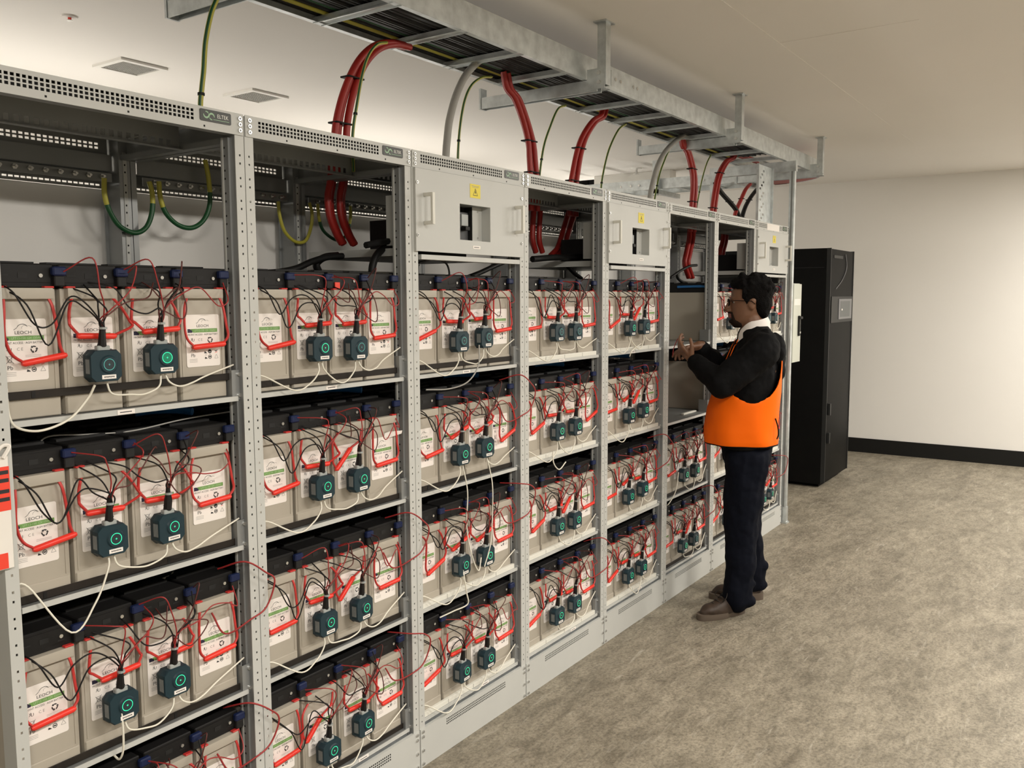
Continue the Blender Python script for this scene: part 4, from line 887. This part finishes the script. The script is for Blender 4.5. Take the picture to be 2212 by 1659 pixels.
# earth loops hung on the earth bars
def loop(px, y, label, m='earth_green', r=.0075):
    P_ = [at(u, v, 1, y) for u, v in px]; P_[0].z += .0; o = P_[0].copy(); t = thing('earth_loop', label, 'cable', tuple(o))
    C_ = catmull([p-o for p in P_], 8); n = len(C_)
    for seg in (C_[:n//5+1], C_[4*n//5:]):
        b = MB(); b.tube(seg, r, 'earth_yellow', 8); inst('yellow_end', sm(b.mesh('loop_end'), 80), t, label='yellow end')
    b = MB(); b.tube(C_[n//5:4*n//5+1], r*1.02, m, 8); inst('loop', sm(b.mesh('loop_middle'), 80), t)
loop([(225, 385), (226, 420), (236, 455), (258, 488), (290, 503), (315, 492), (328, 460), (329, 420), (322, 392)], .50, 'green earth loop hanging left of the rear post in the leftmost rack')
loop([(343, 392), (346, 425), (358, 460), (385, 486), (415, 492), (440, 475), (453, 440), (451, 390), (443, 345)], .50, 'green earth loop hanging right of the rear post in the leftmost rack')
loop([(601, 435), (604, 465), (615, 500), (638, 522), (660, 520), (672, 490), (674, 460), (668, 438)], .50, 'yellow-green earth loop hanging left of the rear post in the second rack', 'earth_yellow', .006)
loop([(686, 440), (690, 475), (700, 500), (725, 518), (745, 512), (756, 480), (757, 445)], .50, 'green earth loop hanging behind the red cables in the second rack', r=.006)
# thick black power cables in the gap above the top batteries
def pcable(px, y, label, r=.013):
    ys = y if isinstance(y, (list, tuple)) else [y]*len(px); hang([at(u, v, 1, q) for (u, v), q in zip(px, ys)], label, 'cable_black', r, None, 'power_cable')
pcable([(556, 590), (600, 588), (640, 580), (672, 566), (705, 556), (740, 553)], .30, 'thick black power cable rising right above the top batteries of the second rack', .011)
pcable([(690, 600), (688, 585), (684, 570), (700, 556), (730, 552)], .33, 'thick black power cable standing on the top batteries of the second rack')
pcable([(803, 600), (805, 575), (812, 555), (824, 540), (845, 527), (868, 522)], .14, 'thick black cable bending up to the breaker shelf edge')
pcable([(790, 530), (820, 524), (850, 520), (875, 520)], .12, 'black cable bundle resting on the nearest breaker shelf edge', .011)
pcable([(905, 568), (935, 560), (960, 566), (970, 585), (970, 620)], .05, 'thin black cable looping under the nearest breaker panel', .0035)
pcable([(998, 604), (1035, 590), (1070, 574), (1100, 562)], .20, 'thick black cable rising right under the nearest breaker panel', .010)
pcable([(1150, 560), (1200, 556), (1250, 555), (1290, 552)], .20, 'black cable lying on the breaker shelf seen through the fourth rack', .014)
pcable([(1226, 575), (1240, 590), (1256, 602)], .22, 'black cable bending down to the top batteries of the fourth rack', .010)
pcable([(1448, 600), (1470, 585), (1490, 575), (1505, 573)], .22, 'black cable curving above the empty top shelf of the worker\'s rack', .008)
pcable([(1462, 588), (1465, 602), (1480, 612), (1497, 615)], .26, 'black cable loop hanging in the worker\'s rack beside the blue cable', .009)

# ------------------------------------------------------------------ cabinet and control box at the far end
t = thing('equipment_cabinet', 'tall black equipment cabinet standing beyond the end of the racks', 'cabinet', (6.62, .06, 0))
b = MB(); b.bbox(0, .77, .03, 1.10, .03, 2.02, 'cabinet_black', .008, 2); inst('body', sm(b.mesh('cabinet_body')), t)
b = MB(); b.bbox(.005, .765, -.0, .028, .05, 2.015, 'cabinet_black', .006, 2); b.box(.0, .012, -.004, .03, .05, 2.02, 'cabinet_edge'); b.box(.755, .77, -.004, .03, .05, 2.02, 'cabinet_edge')
dr = inst('door', sm(b.mesh('cabinet_door')), t)
b = MB(); c_ = [at(u, v, 1, .056)-Vector((6.62, .06, 0)) for u, v in ((1806, 624), (1820, 604), (1829, 578), (1827, 550))]; b.tube(catmull(c_, 8), .004, 'display_grey', 5); b.box(.10, .38, -.004, 0, 1.94, 1.965, 'cabinet_edge'); inst('curved_trim', b.mesh('door_trim'), dr)
b = MB(); b.box(.05, .74, -.006, .0, 1.40, 1.62, 'cabinet_edge'); b.bbox(.27, .70, -.012, -.004, 1.425, 1.60, 'display_grey', .006, 2); b.box(.32, .63, -.0135, -.012, 1.445, 1.58, 'breaker_grey'); b.box(.35, .38, -.0145, -.0135, 1.50, 1.515, 'label_white')
inst('display', b.mesh('cabinet_display'), dr, label='grey control display')
b = MB(); b.bbox(.05, .08, -.022, 0, .62, .72, 'cabinet_edge', .004); b.bbox(.05, .08, -.022, 0, .38, .47, 'cabinet_edge', .004); inst('latch', b.mesh('cabinet_latch'), dr)
b = MB(); b.box(-.0015, 0, .05, 1.08, 1.86, 1.864, 'slot_black'); b.box(.06, .70, .06, 1.06, 0, .03, 'cabinet_black'); inst('plinth', b.mesh('cabinet_plinth'), t)
t = thing('control_box', 'pale grey-green electrical box with black handle beside the end post', 'electrical box', (5.345, .0, 1.15))
b = MB(); b.bbox(0, .19, -.015, .18, 0, .565, 'box_grey', .004, 2); inst('body', sm(b.mesh('box_body')), t)
b = MB(); b.bbox(.004, .186, -.030, -.015, .004, .561, 'box_grey', .004, 2); dd = inst('door', sm(b.mesh('box_door')), t)
b = MB(); b.bbox(.112, .138, -.044, -.030, .190, .335, 'cover_black', .004, 1); b.bbox(.112, .175, -.050, -.036, .310, .330, 'cover_black', .004, 1); b.cyl((.125, -.044, .215), (.125, -.048, .215), .009, 'zinc_bolt', 10); inst('handle', b.mesh('box_handle'), dd, label='black swing handle')
b = MB(); b.box(.02, .16, -.0308, -.030, .41, .455, 'label_white'); inst('name_plate', b.mesh('box_plate'), dd)

# ------------------------------------------------------------------ the worker
PX, PY, PA = 3.485, -.353, math.radians(24.8)
PT = thing('person', 'person in orange vest, black hooded jacket and dark trousers reaching into a rack', 'person', (PX, PY, 0), PA)
def blob(name, build, voxel, smooth, mats, parent, label=None, paint=None, noise_=None):
    """grow one continuous surface from overlapping solids"""
    b = MB(); build(b); me = b.mesh(name+'_raw'); o = bpy.data.objects.new(name, me); COL.objects.link(o)
    md = o.modifiers.new('r', 'REMESH'); md.mode = 'VOXEL'; md.voxel_size = voxel
    ms = o.modifiers.new('s', 'SMOOTH'); ms.factor = .5; ms.iterations = smooth
    dg = bpy.context.evaluated_depsgraph_get(); dg.update(); me2 = bpy.data.meshes.new_from_object(o.evaluated_get(dg))
    bpy.data.objects.remove(o); bpy.data.meshes.remove(me)
    me2.name = name; me2.materials.clear()
    for m in mats: me2.materials.append(MATS[m])
    if noise_:
        amp, sc = noise_
        nrm = [v.normal.copy() for v in me2.vertices]
        for v, n in zip(me2.vertices, nrm): v.co = v.co + n*amp*noise.fractal(v.co*sc, 1, 2, 3)
    if paint:
        for p in me2.polygons: p.material_index = paint(p.center)
    me2.polygons.foreach_set('use_smooth', [True]*len(me2.polygons))
    return inst(name, me2, parent, label=label)
def ball(b, c, rx, ry=None, rz=None, n=14, rot=None):
    ry = ry or rx; rz = rz or rx; bm = bmesh.new(); bmesh.ops.create_uvsphere(bm, u_segments=n, v_segments=n, radius=1)
    Rm = rot or Matrix.Identity(3); bm.verts.index_update()
    b.add([Vector(c)+Rm @ Vector((v.co.x*rx, v.co.y*ry, v.co.z*rz)) for v in bm.verts], [[v.index for v in f.verts] for f in bm.faces], 'skin'); bm.free()
def limb(b, pts, rs, n=14):
    for p, r in zip(pts, rs): ball(b, p, r, n=n)
    for p, q, r, s in zip(pts, pts[1:], rs, rs[1:]): b.cyl(p, q, r, 'skin', n, s)
def loft(b, rings, n=24, cap=True, m='skin'):
    """rings: (cx, cy, z, rx, ry_front, ry_back)"""
    vs = []
    for cx, cy, z, rx, rf, rb in rings:
        for k in range(n):
            a = 2*PI*k/n; s, c = math.sin(a), math.cos(a); vs.append((cx+rx*c, cy+(rf if s > 0 else rb)*s, z))
    L = len(rings); fs = [(i*n+k, i*n+(k+1) % n, (i+1)*n+(k+1) % n, (i+1)*n+k) for i in range(L-1) for k in range(n)]
    if cap: fs += [tuple(range(n))[::-1], tuple(range((L-1)*n, L*n))]
    b.add(vs, fs, m)
HC = Vector((0, -.006, 1.598))        # middle of the head; z here is eye height
LW, LE, LS_ = Vector((-.085, .268, 1.305)), Vector((-.235, .135, 1.205)), Vector((-.185, -.065, 1.365))
RW, RE, RS_ = Vector((.055, .232, 1.368)), Vector((.240, .100, 1.215)), Vector((.185, -.055, 1.370))
TIPS = {}
def hand(b, w, d, palm_n, curls, side):
    """w wrist, d direction of the hand, palm_n palm normal (side the fingers curl to); thumb leaves the side edge"""
    d = d.normalized(); pn = (palm_n-d*palm_n.dot(d)).normalized(); s = d.cross(pn)*side
    c0, c1 = w+d*.008, w+d*.082
    for q in (-1.5, -.5, .5, 1.5):
        limb(b, [w+d*.012+s*q*.012, w+d*.080+s*q*.0195], [.0135, .0118], 10)
    limb(b, [w-d*.02, w+d*.03], [.024, .022], 10)
    ln = [.066, .076, .072, .056]
    for q in range(4):
        base = w+d*.082+s*(1.5-q)*.0198; a = curls[q]; p = base; pts = [base-d*.004]; rs = [.0098]
        for j, (f, rr_) in enumerate(((.45, .0088), (.31, .0080), (.24, .0070))):
            a2 = a*(.6+.75*j); dr = d*math.cos(a2)+pn*math.sin(a2); p = p+dr*ln[q]*f*1.08; pts.append(p.copy()); rs.append(rr_)
        limb(b, pts, rs, 10)
        if q == 0: TIPS[len(TIPS)] = pts[-1].copy()
    tb = w+d*.022+s*.030+pn*.008; t1 = tb+(d*.55+s*.55+pn*.45).normalized()*.042; t2 = t1+(d*.85+s*.05+pn*.5).normalized()*.032
    limb(b, [w+d*.012+s*.014, tb, t1, t2+(t2-t1)*.1], [.017, .0145, .0105, .0085], 10)
LD = Vector((.22, .62, .62)); RDr = Vector((-.42, .86, -.12))
def body(b):
    # head: profile sections from chin to crown
    x, y, z = HC
    loft(b, [(x, y+.040, z-.128, .022, .018, .020), (x, y+.030, z-.118, .040, .038, .040), (x, y+.020, z-.100, .053, .056, .060), (x, y+.008, z-.070, .063, .074, .075),
             (x, y+.002, z-.040, .068, .082, .090), (x, y, z-.010, .071, .083, .098), (x, y-.002, z+.020, .074, .086, .102), (x, y-.004, z+.050, .075, .084, .102),
             (x, y-.008, z+.080, .068, .072, .090), (x, y-.010, z+.102, .050, .052, .066), (x, y-.012, z+.114, .024, .026, .032)], 28)
    # brow, nose, lips, cheeks, ears
    ball(b, (x, y+.074, z+.016), .042, .014, .012); limb(b, [Vector((x, y+.088, z-.040)), Vector((x, y+.082, z-.066))], [.014, .014], 10); 
    limb(b, [Vector((x, y+.086, z+.008)), Vector((x, y+.100, z-.022)), Vector((x, y+.107, z-.037))], [.008, .0095, .0118], 10)
    for s in (-1, 1):
        ball(b, (x+s*.012, y+.098, z-.043), .009, .010, .008); ball(b, (x+s*.030, y+.044, z-.035), .026, .024, .034)
        ball(b, (x+s*.072, y-.012, z-.012), .008, .018, .030, rot=Matrix.Rotation(-.25, 3, 'X')); ball(b, (x+s*.076, y-.020, z+.004), .007, .016, .018)
    ball(b, (x, y+.086, z-.064), .026, .013, .008); ball(b, (x, y+.084, z-.077), .024, .013, .0085); ball(b, (x, y+.066, z-.108), .022, .018, .016)
    # neck, trunk
    limb(b, [Vector((0, -.060, 1.34)), Vector((0, -.045, 1.43)), Vector((0, -.020, 1.525))], [.070, .060, .059])
    loft(b, [(0, -.02, .82, .130, .09, .09), (0, -.01, .95, .150, .12, .10), (0, -.03, 1.10, .160, .13, .11), (0, -.06, 1.25, .175, .11, .10), (0, -.08, 1.36, .160, .085, .08), (0, -.08, 1.42, .09, .06, .06)], 28)
    for s, w, e in ((LS_, LW, LE), (RS_, RW, RE)): limb(b, [s, e, w+(e-w)*.12, w], [.062, .043, .030, .027])
    limb(b, [Vector((-.080, -.015, .84)), Vector((-.100, .008, .50)), Vector((-.128, .020, .12))], [.070, .056, .042])
    limb(b, [Vector((.080, -.025, .84)), Vector((.100, -.033, .50)), Vector((.134, -.063, .12))], [.070, .056, .042])
    hand(b, LW, LD, Vector((.35, -.10, .65)), [.60, .70, .80, .85], -1)
    hand(b, RW, RDr, Vector((-.2, .0, -.9)), [.40, .60, .75, .85], -1)
def paint_body(c):
    y = c.y-HC.y; z = c.z-HC.z
    if y > .080 and abs(c.x) < .026 and -.087 < z < -.058 and abs(c.x) < .024: return 1
    return 0
blob('body', body, .0042, 3, ['skin', 'lip'], PT, 'brown skin, head turned in profile', paint_body)
# hair
def hair(b):
    x, y, z = HC
    ball(b, (x, y-.026, z+.052), .091, .104, .084, 20); ball(b, (x, y+.040, z+.092), .068, .050, .034); ball(b, (x, y-.062, z-.005), .078, .060, .076); ball(b, (x, y-.075, z-.055), .058, .034, .035)
    for s in (-1, 1): ball(b, (x+s*.066, y+.022, z+.055), .020, .032, .040); ball(b, (x+s*.0735, y+.010, z+.018), .007, .013, .034)
    rr_ = random.Random(2)
    for k in range(60):
        a = rr_.uniform(0, 2*PI); e = rr_.uniform(.0, 1.5); ball(b, (x+.086*math.cos(a)*math.cos(e), y-.026+.098*math.sin(a)*math.cos(e) if math.sin(a) < .3 else y+.03, z+.055+.078*math.sin(e)), .018, n=8)
ho = blob('hair', hair, .006, 3, ['hair'], PT, 'short thick black hair', noise_=(.003, 60))
# the face stays clear of hair: push back anything in front of the forehead line
for v in ho.data.vertices:
    y, z = v.co.y-HC.y, v.co.z-HC.z
    if y > .035 and z < .062: v.co.y = HC.y+.035-(y-.035)*.2; v.co.x *= .86
def beard(b):
    x, y, z = HC
    loft(b, [(x, y+.042, z-.132, .024, .023, .014), (x, y+.036, z-.122, .040, .039, .020), (x, y+.034, z-.108, .048, .049, .016), (x, y+.040, z-.094, .046, .0475, .006)], 24)
    ball(b, (x, y+.087, z-.0545), .026, .013, .0065); ball(b, (x, y+.060, z-.100), .032, .034, .014)
    for s in (-1, 1): limb(b, [Vector((x+s*.024, y+.078, z-.058)), Vector((x+s*.031, y+.070, z-.090))], [.007, .009], 8)
bo = blob('beard', beard, .004, 2, ['beard'], PT, 'short dark beard')
# eyes and glasses
for s in (-1, 1):
    b = MB(); ball(b, (s*.031, HC.y+.0645, HC.z-.003), .0110, .0110, .0075); b.names[0] = 'eye_white'; e = inst('eye', sm(b.mesh('eye'), 90), PT)
    b = MB(); ball(b, (s*.031, HC.y+.0745, HC.z-.003), .0048, .0045, .0052, 10); b.names[0] = 'hair'; inst('pupil', sm(b.mesh('pupil'), 90), e)
b = MB()
for s in (-1, 1):
    cx, cz, y = s*.034, HC.z-.004, HC.y+.097; ring = [(cx+.024*math.cos(a)*(1 if abs(math.cos(a)) < .8 else 1.02), y-.004*abs(math.cos(a)), cz+.0165*math.sin(a)) for a in [2*PI*k/16 for k in range(17)]]
    b.tube(ring, .0019, 'hair', 6); b.tube([(s*.058, y-.004, cz+.008), (s*.078, HC.y+.060, HC.z+.006), (s*.084, HC.y-.010, HC.z+.004), (s*.080, HC.y-.030, HC.z-.012)], .0020, 'hair', 6)
b.tube(catmull([(-.010, HC.y+.097, HC.z), (0, HC.y+.102, HC.z+.004), (.010, HC.y+.097, HC.z)], 4), .0018, 'hair', 6)
inst('glasses', sm(b.mesh('glasses'), 60), PT, label='thin dark spectacles')
# jacket
def jacket(b):
    loft(b, [(0, -.010, .86, .180, .150, .140), (0, -.005, .95, .185, .165, .140), (0, -.010, 1.10, .190, .160, .142), (0, -.035, 1.22, .200, .140, .125), (0, -.052, 1.33, .195, .115, .112),
             (0, -.052, 1.41, .150, .085, .095), (0, -.045, 1.455, .100, .072, .082), (0, -.050, 1.480, .086, .040, .072)], 32)
    for s, w, e in ((LS_, LW, LE), (RS_, RW, RE)):
        m1 = s.lerp(e, .5)+Vector((0, 0, -.012)); m2 = e.lerp(w, .5)+Vector((0, 0, -.006))
        limb(b, [s+Vector((0, 0, -.004)), m1, e+Vector((0, -.004, -.005)), m2, w+(e-w)*.13], [.088, .080, .070, .058, .046])
        for q in (.25, .45, .65, .85): c = e.lerp(w, q); ball(b, c, .058-.014*q, .058-.014*q, .054-.012*q)
    ball(b, (-.10, -.065, 1.395), .10, .075, .058); ball(b, (.10, -.065, 1.395), .10, .075, .058)
blob('jacket', jacket, .008, 5, ['jacket'], PT, 'black rain jacket', noise_=(.009, 11))
def hood(b):
    for k in range(9):
        a = math.radians(200+140*k/8); ball(b, (.125*math.cos(a), -.045+.100*math.sin(a), 1.425-.05*abs(math.sin(a))**2), .036, .038, .050)
    ball(b, (0, -.158, 1.325), .085, .042, .095); ball(b, (-.05, -.148, 1.355), .075, .045, .085); ball(b, (.05, -.148, 1.355), .075, .045, .085); ball(b, (0, -.168, 1.25), .050, .032, .060)
blob('hood', hood, .008, 4, ['jacket'], PT, 'black hood folded on the back', noise_=(.008, 16))
# shirt collar
b = MB(); n = 24; vs = []
for j, (r, z, o_) in enumerate(((.084, 1.440, 0), (.080, 1.480, 0), (.070, 1.502, 0), (.066, 1.475, 0))):
    for k in range(n+1):
        a = math.radians(-240+300*k/n); f = math.sin(a); vs.append((r*math.cos(a), -.034+r*1.05*math.sin(a), z-(.062 if f > 0 else -.008)*f*f*(1 if f > 0 else 1)+(.012 if f < 0 else 0)*abs(f)))
m = n+1; b.add(vs, [(j*m+k, j*m+k+1, (j+1)*m+k+1, (j+1)*m+k) for j in range(3) for k in range(n)], 'collar_white'); inst('shirt_collar', sm(b.mesh('collar'), 90), PT, label='white shirt collar')
# hi-vis vest: a thin shell round the trunk with large arm holes
n = 72; rings = []
prof = [(.878, -.010, .184, .203, .154), (.90, -.010, .190, .206, .156), (.95, -.005, .196, .202, .158), (1.05, -.008, .200, .190, .160), (1.14, -.020, .205, .174, .155), (1.22, -.035, .212, .156, .142), (1.30, -.046, .212, .138, .132), (1.37, -.054, .196, .118, .122), (1.42, -.054, .165, .098, .108), (1.45, -.052, .125, .088, .098)]
fine = []
for i in range(len(prof)-1):
    for k in range(6): fine.append(tuple(prof[i][j]+(prof[i+1][j]-prof[i][j])*k/6 for j in range(5)))
fine.append(prof[-1]); vs = []
for z, cy, rx, rf, rb in fine:
    for k in range(n):
        a = 2*PI*k/n; s, c = math.sin(a), math.cos(a); wv = 1+.018*math.sin(a*7+z*9)*max(0, min(1, (1.15-z)*4))+.010*noise.noise(Vector((c*3, s*3, z*7)))
        q = (abs(c)**.88)*(1 if c > 0 else -1); qs = (abs(s)**.88)*(1 if s > 0 else -1)
        vs.append((rx*q*wv, cy+(rf if s > 0 else rb)*qs*wv, z))
fs = []
for i in range(len(fine)-1):
    for k in range(n):
        f = (i*n+k, i*n+(k+1) % n, (i+1)*n+(k+1) % n, (i+1)*n+k); c = sum((Vector(vs[q]) for q in f), Vector())/4
        if ((c.y+.022)/.140)**2+((c.z-1.285)/(.170 if c.z < 1.285 else .30))**2 < 1 and abs(c.x) > .080: continue
        if abs(c.x) < .05 and c.y > 0 and c.z > 1.20+abs(c.x)*-1.0+.05: continue
        if 1.39 < c.z and abs(c.x) < .07: continue
        if c.z > 1.42 or (c.y < -.06 and c.z > 1.36): continue
        fs.append(f)
b = MB(); b.add(vs, fs, 'vest_orange'); me = b.mesh('vest'); bm = bmesh.new(); bm.from_mesh(me)
bmesh.ops.delete(bm, geom=[v for v in bm.verts if not v.link_faces], context='VERTS')
for _ in range(12): bmesh.ops.smooth_vert(bm, verts=[v for v in bm.verts if v.is_boundary], factor=.5, use_axis_x=True, use_axis_y=True, use_axis_z=True)
bmesh.ops.solidify(bm, geom=bm.faces[:], thickness=-.0035); bm.to_mesh(me); bm.free(); vo = inst('vest', sm(me, 80), PT, label='bright orange safety vest')
b = MB(); z, cy, rx, rf, rb = fine[0]; P_ = []
for k in range(n+1):
    a = 2*PI*k/n; s, c = math.sin(a), math.cos(a); wv = 1+.018*math.sin(a*7+z*9); q = (abs(c)**.88)*(1 if c > 0 else -1); qs = (abs(s)**.88)*(1 if s > 0 else -1); P_.append((rx*q*wv, cy+(rf if s > 0 else rb)*qs*wv, z))
b.tube(P_, .0052, 'jacket', 6); inst('hem_trim', sm(b.mesh('hem_trim'), 80), vo, label='black hem trim')
b = MB(); b.tube(catmull([(-.135, -.140, 1.02), (-.138, -.152, .98), (-.136, -.156, .94), (-.132, -.150, .915)], 5), .0032, 'jacket', 6); inst('strap', sm(b.mesh('vest_strap'), 80), vo, label='black side strap')
# trousers
def trousers(b):
    loft(b, [(0, -.018, .78, .150, .115, .120), (0, -.015, .86, .160, .138, .130), (0, -.015, .95, .150, .13, .115)], 28)
    limb(b, [Vector((-.085, -.015, .80)), Vector((-.098, .005, .60)), Vector((-.108, .012, .44)), Vector((-.125, .012, .25)), Vector((-.132, .030, .10))], [.110, .098, .084, .074, .076])
    limb(b, [Vector((.085, -.035, .80)), Vector((.095, -.030, .60)), Vector((.105, -.035, .44)), Vector((.125, -.060, .25)), Vector((.138, -.065, .10))], [.108, .090, .078, .070, .076])
    for c, r in (((-.130, .045, .085), .066), ((.135, -.05, .09), .068), ((-.13, .0, .080), .060), ((.14, -.09, .08), .066), ((-.128, .045, .12), .045), ((-.125, -.030, .17), .042), ((.13, -.11, .19), .042)): ball(b, c, r, r, r*.6)
blob('trousers', trousers, .008, 4, ['trouser'], PT, 'dark navy trousers', noise_=(.012, 9))
# shoes
def shoe(cx, cy, ang, lab):
    T = Matrix.Translation((cx, cy, 0)) @ Matrix.Rotation(ang, 4, 'Z')
    g = thing_child = inst('shoe', None, PT, (cx, cy, 0), ang, label=lab)
    def up_(b):
        loft(b, [(0, .02, .024, .046, .135, .130), (0, .02, .045, .047, .133, .128), (0, -.005, .065, .044, .118, .102), (0, -.030, .085, .041, .085, .078), (0, -.055, .110, .040, .045, .052), (0, -.062, .130, .040, .040, .045)], 26)
        ball(b, (0, .085, .045), .045, .060, .030)
    blob('upper', up_, .005, 4, ['shoe'], g, 'brown leather upper')
    b = MB(); n = 36; out = []
    for k in range(n):
        a = 2*PI*k/n; s, c = math.sin(a), math.cos(a); w = .050 if s > 0 else .043; w -= .006*max(0, 1-abs(s+.15)*4); out.append((w*(abs(c)**.75)*(1 if c > 0 else -1), .02+(.150 if s > 0 else .140)*s))
    vs = [(x*.97, y, 0) for x, y in out]+[(x*1.03, y*1.005, .012) for x, y in out]+[(x, y, .030+(.010 if y < -.04 else 0)) for x, y in out]
    b.add(vs, [tuple(range(n))[::-1], tuple(range(2*n, 3*n))]+[(j*n+k, j*n+(k+1) % n, (j+1)*n+(k+1) % n, (j+1)*n+k) for j in (0, 1) for k in range(n)], 'sole')
    inst('sole', sm(b.mesh('sole')), g, label='lighter rubber sole')
    b = MB()
    for k in range(5):
        y = .075-k*.022; z = .074+k*.012; b.tube(catmull([(-.026, y-.004, z-.008), (0, y+.004, z+.004), (.026, y-.004, z-.008)], 4), .0024, 'lace', 5)
    b.tube(catmull([(0, -.012, .122), (-.03, .01, .135), (-.05, .035, .110), (-.03, .04, .085), (0, -.005, .118)], 5), .0020, 'lace', 5); b.tube(catmull([(0, -.012, .122), (.03, .01, .13), (.045, .03, .10), (.02, .02, .09)], 5), .0020, 'lace', 5)
    inst('laces', sm(b.mesh('laces'), 80), g, label='dark laces')
shoe(-.145, .085, math.radians(34), 'brown walking shoe of the nearer foot'); shoe(.125, -.015, math.radians(6), 'brown walking shoe of the farther foot')
# the thin probe leads held between the fingers
Mw = Matrix.Translation((PX, PY, 0)) @ Matrix.Rotation(PA, 4, 'Z')
tipL, tipR = Mw @ TIPS[0], Mw @ TIPS[1]
hang([tipR, tipR.lerp(tipL, .3)+Vector((-.004, .008, .004)), tipR.lerp(tipL, .7)+Vector((-.004, .008, .004)), tipL], 'thin red test lead held between the worker\'s fingers', 'lead_red', .0022, None, 'test_lead')
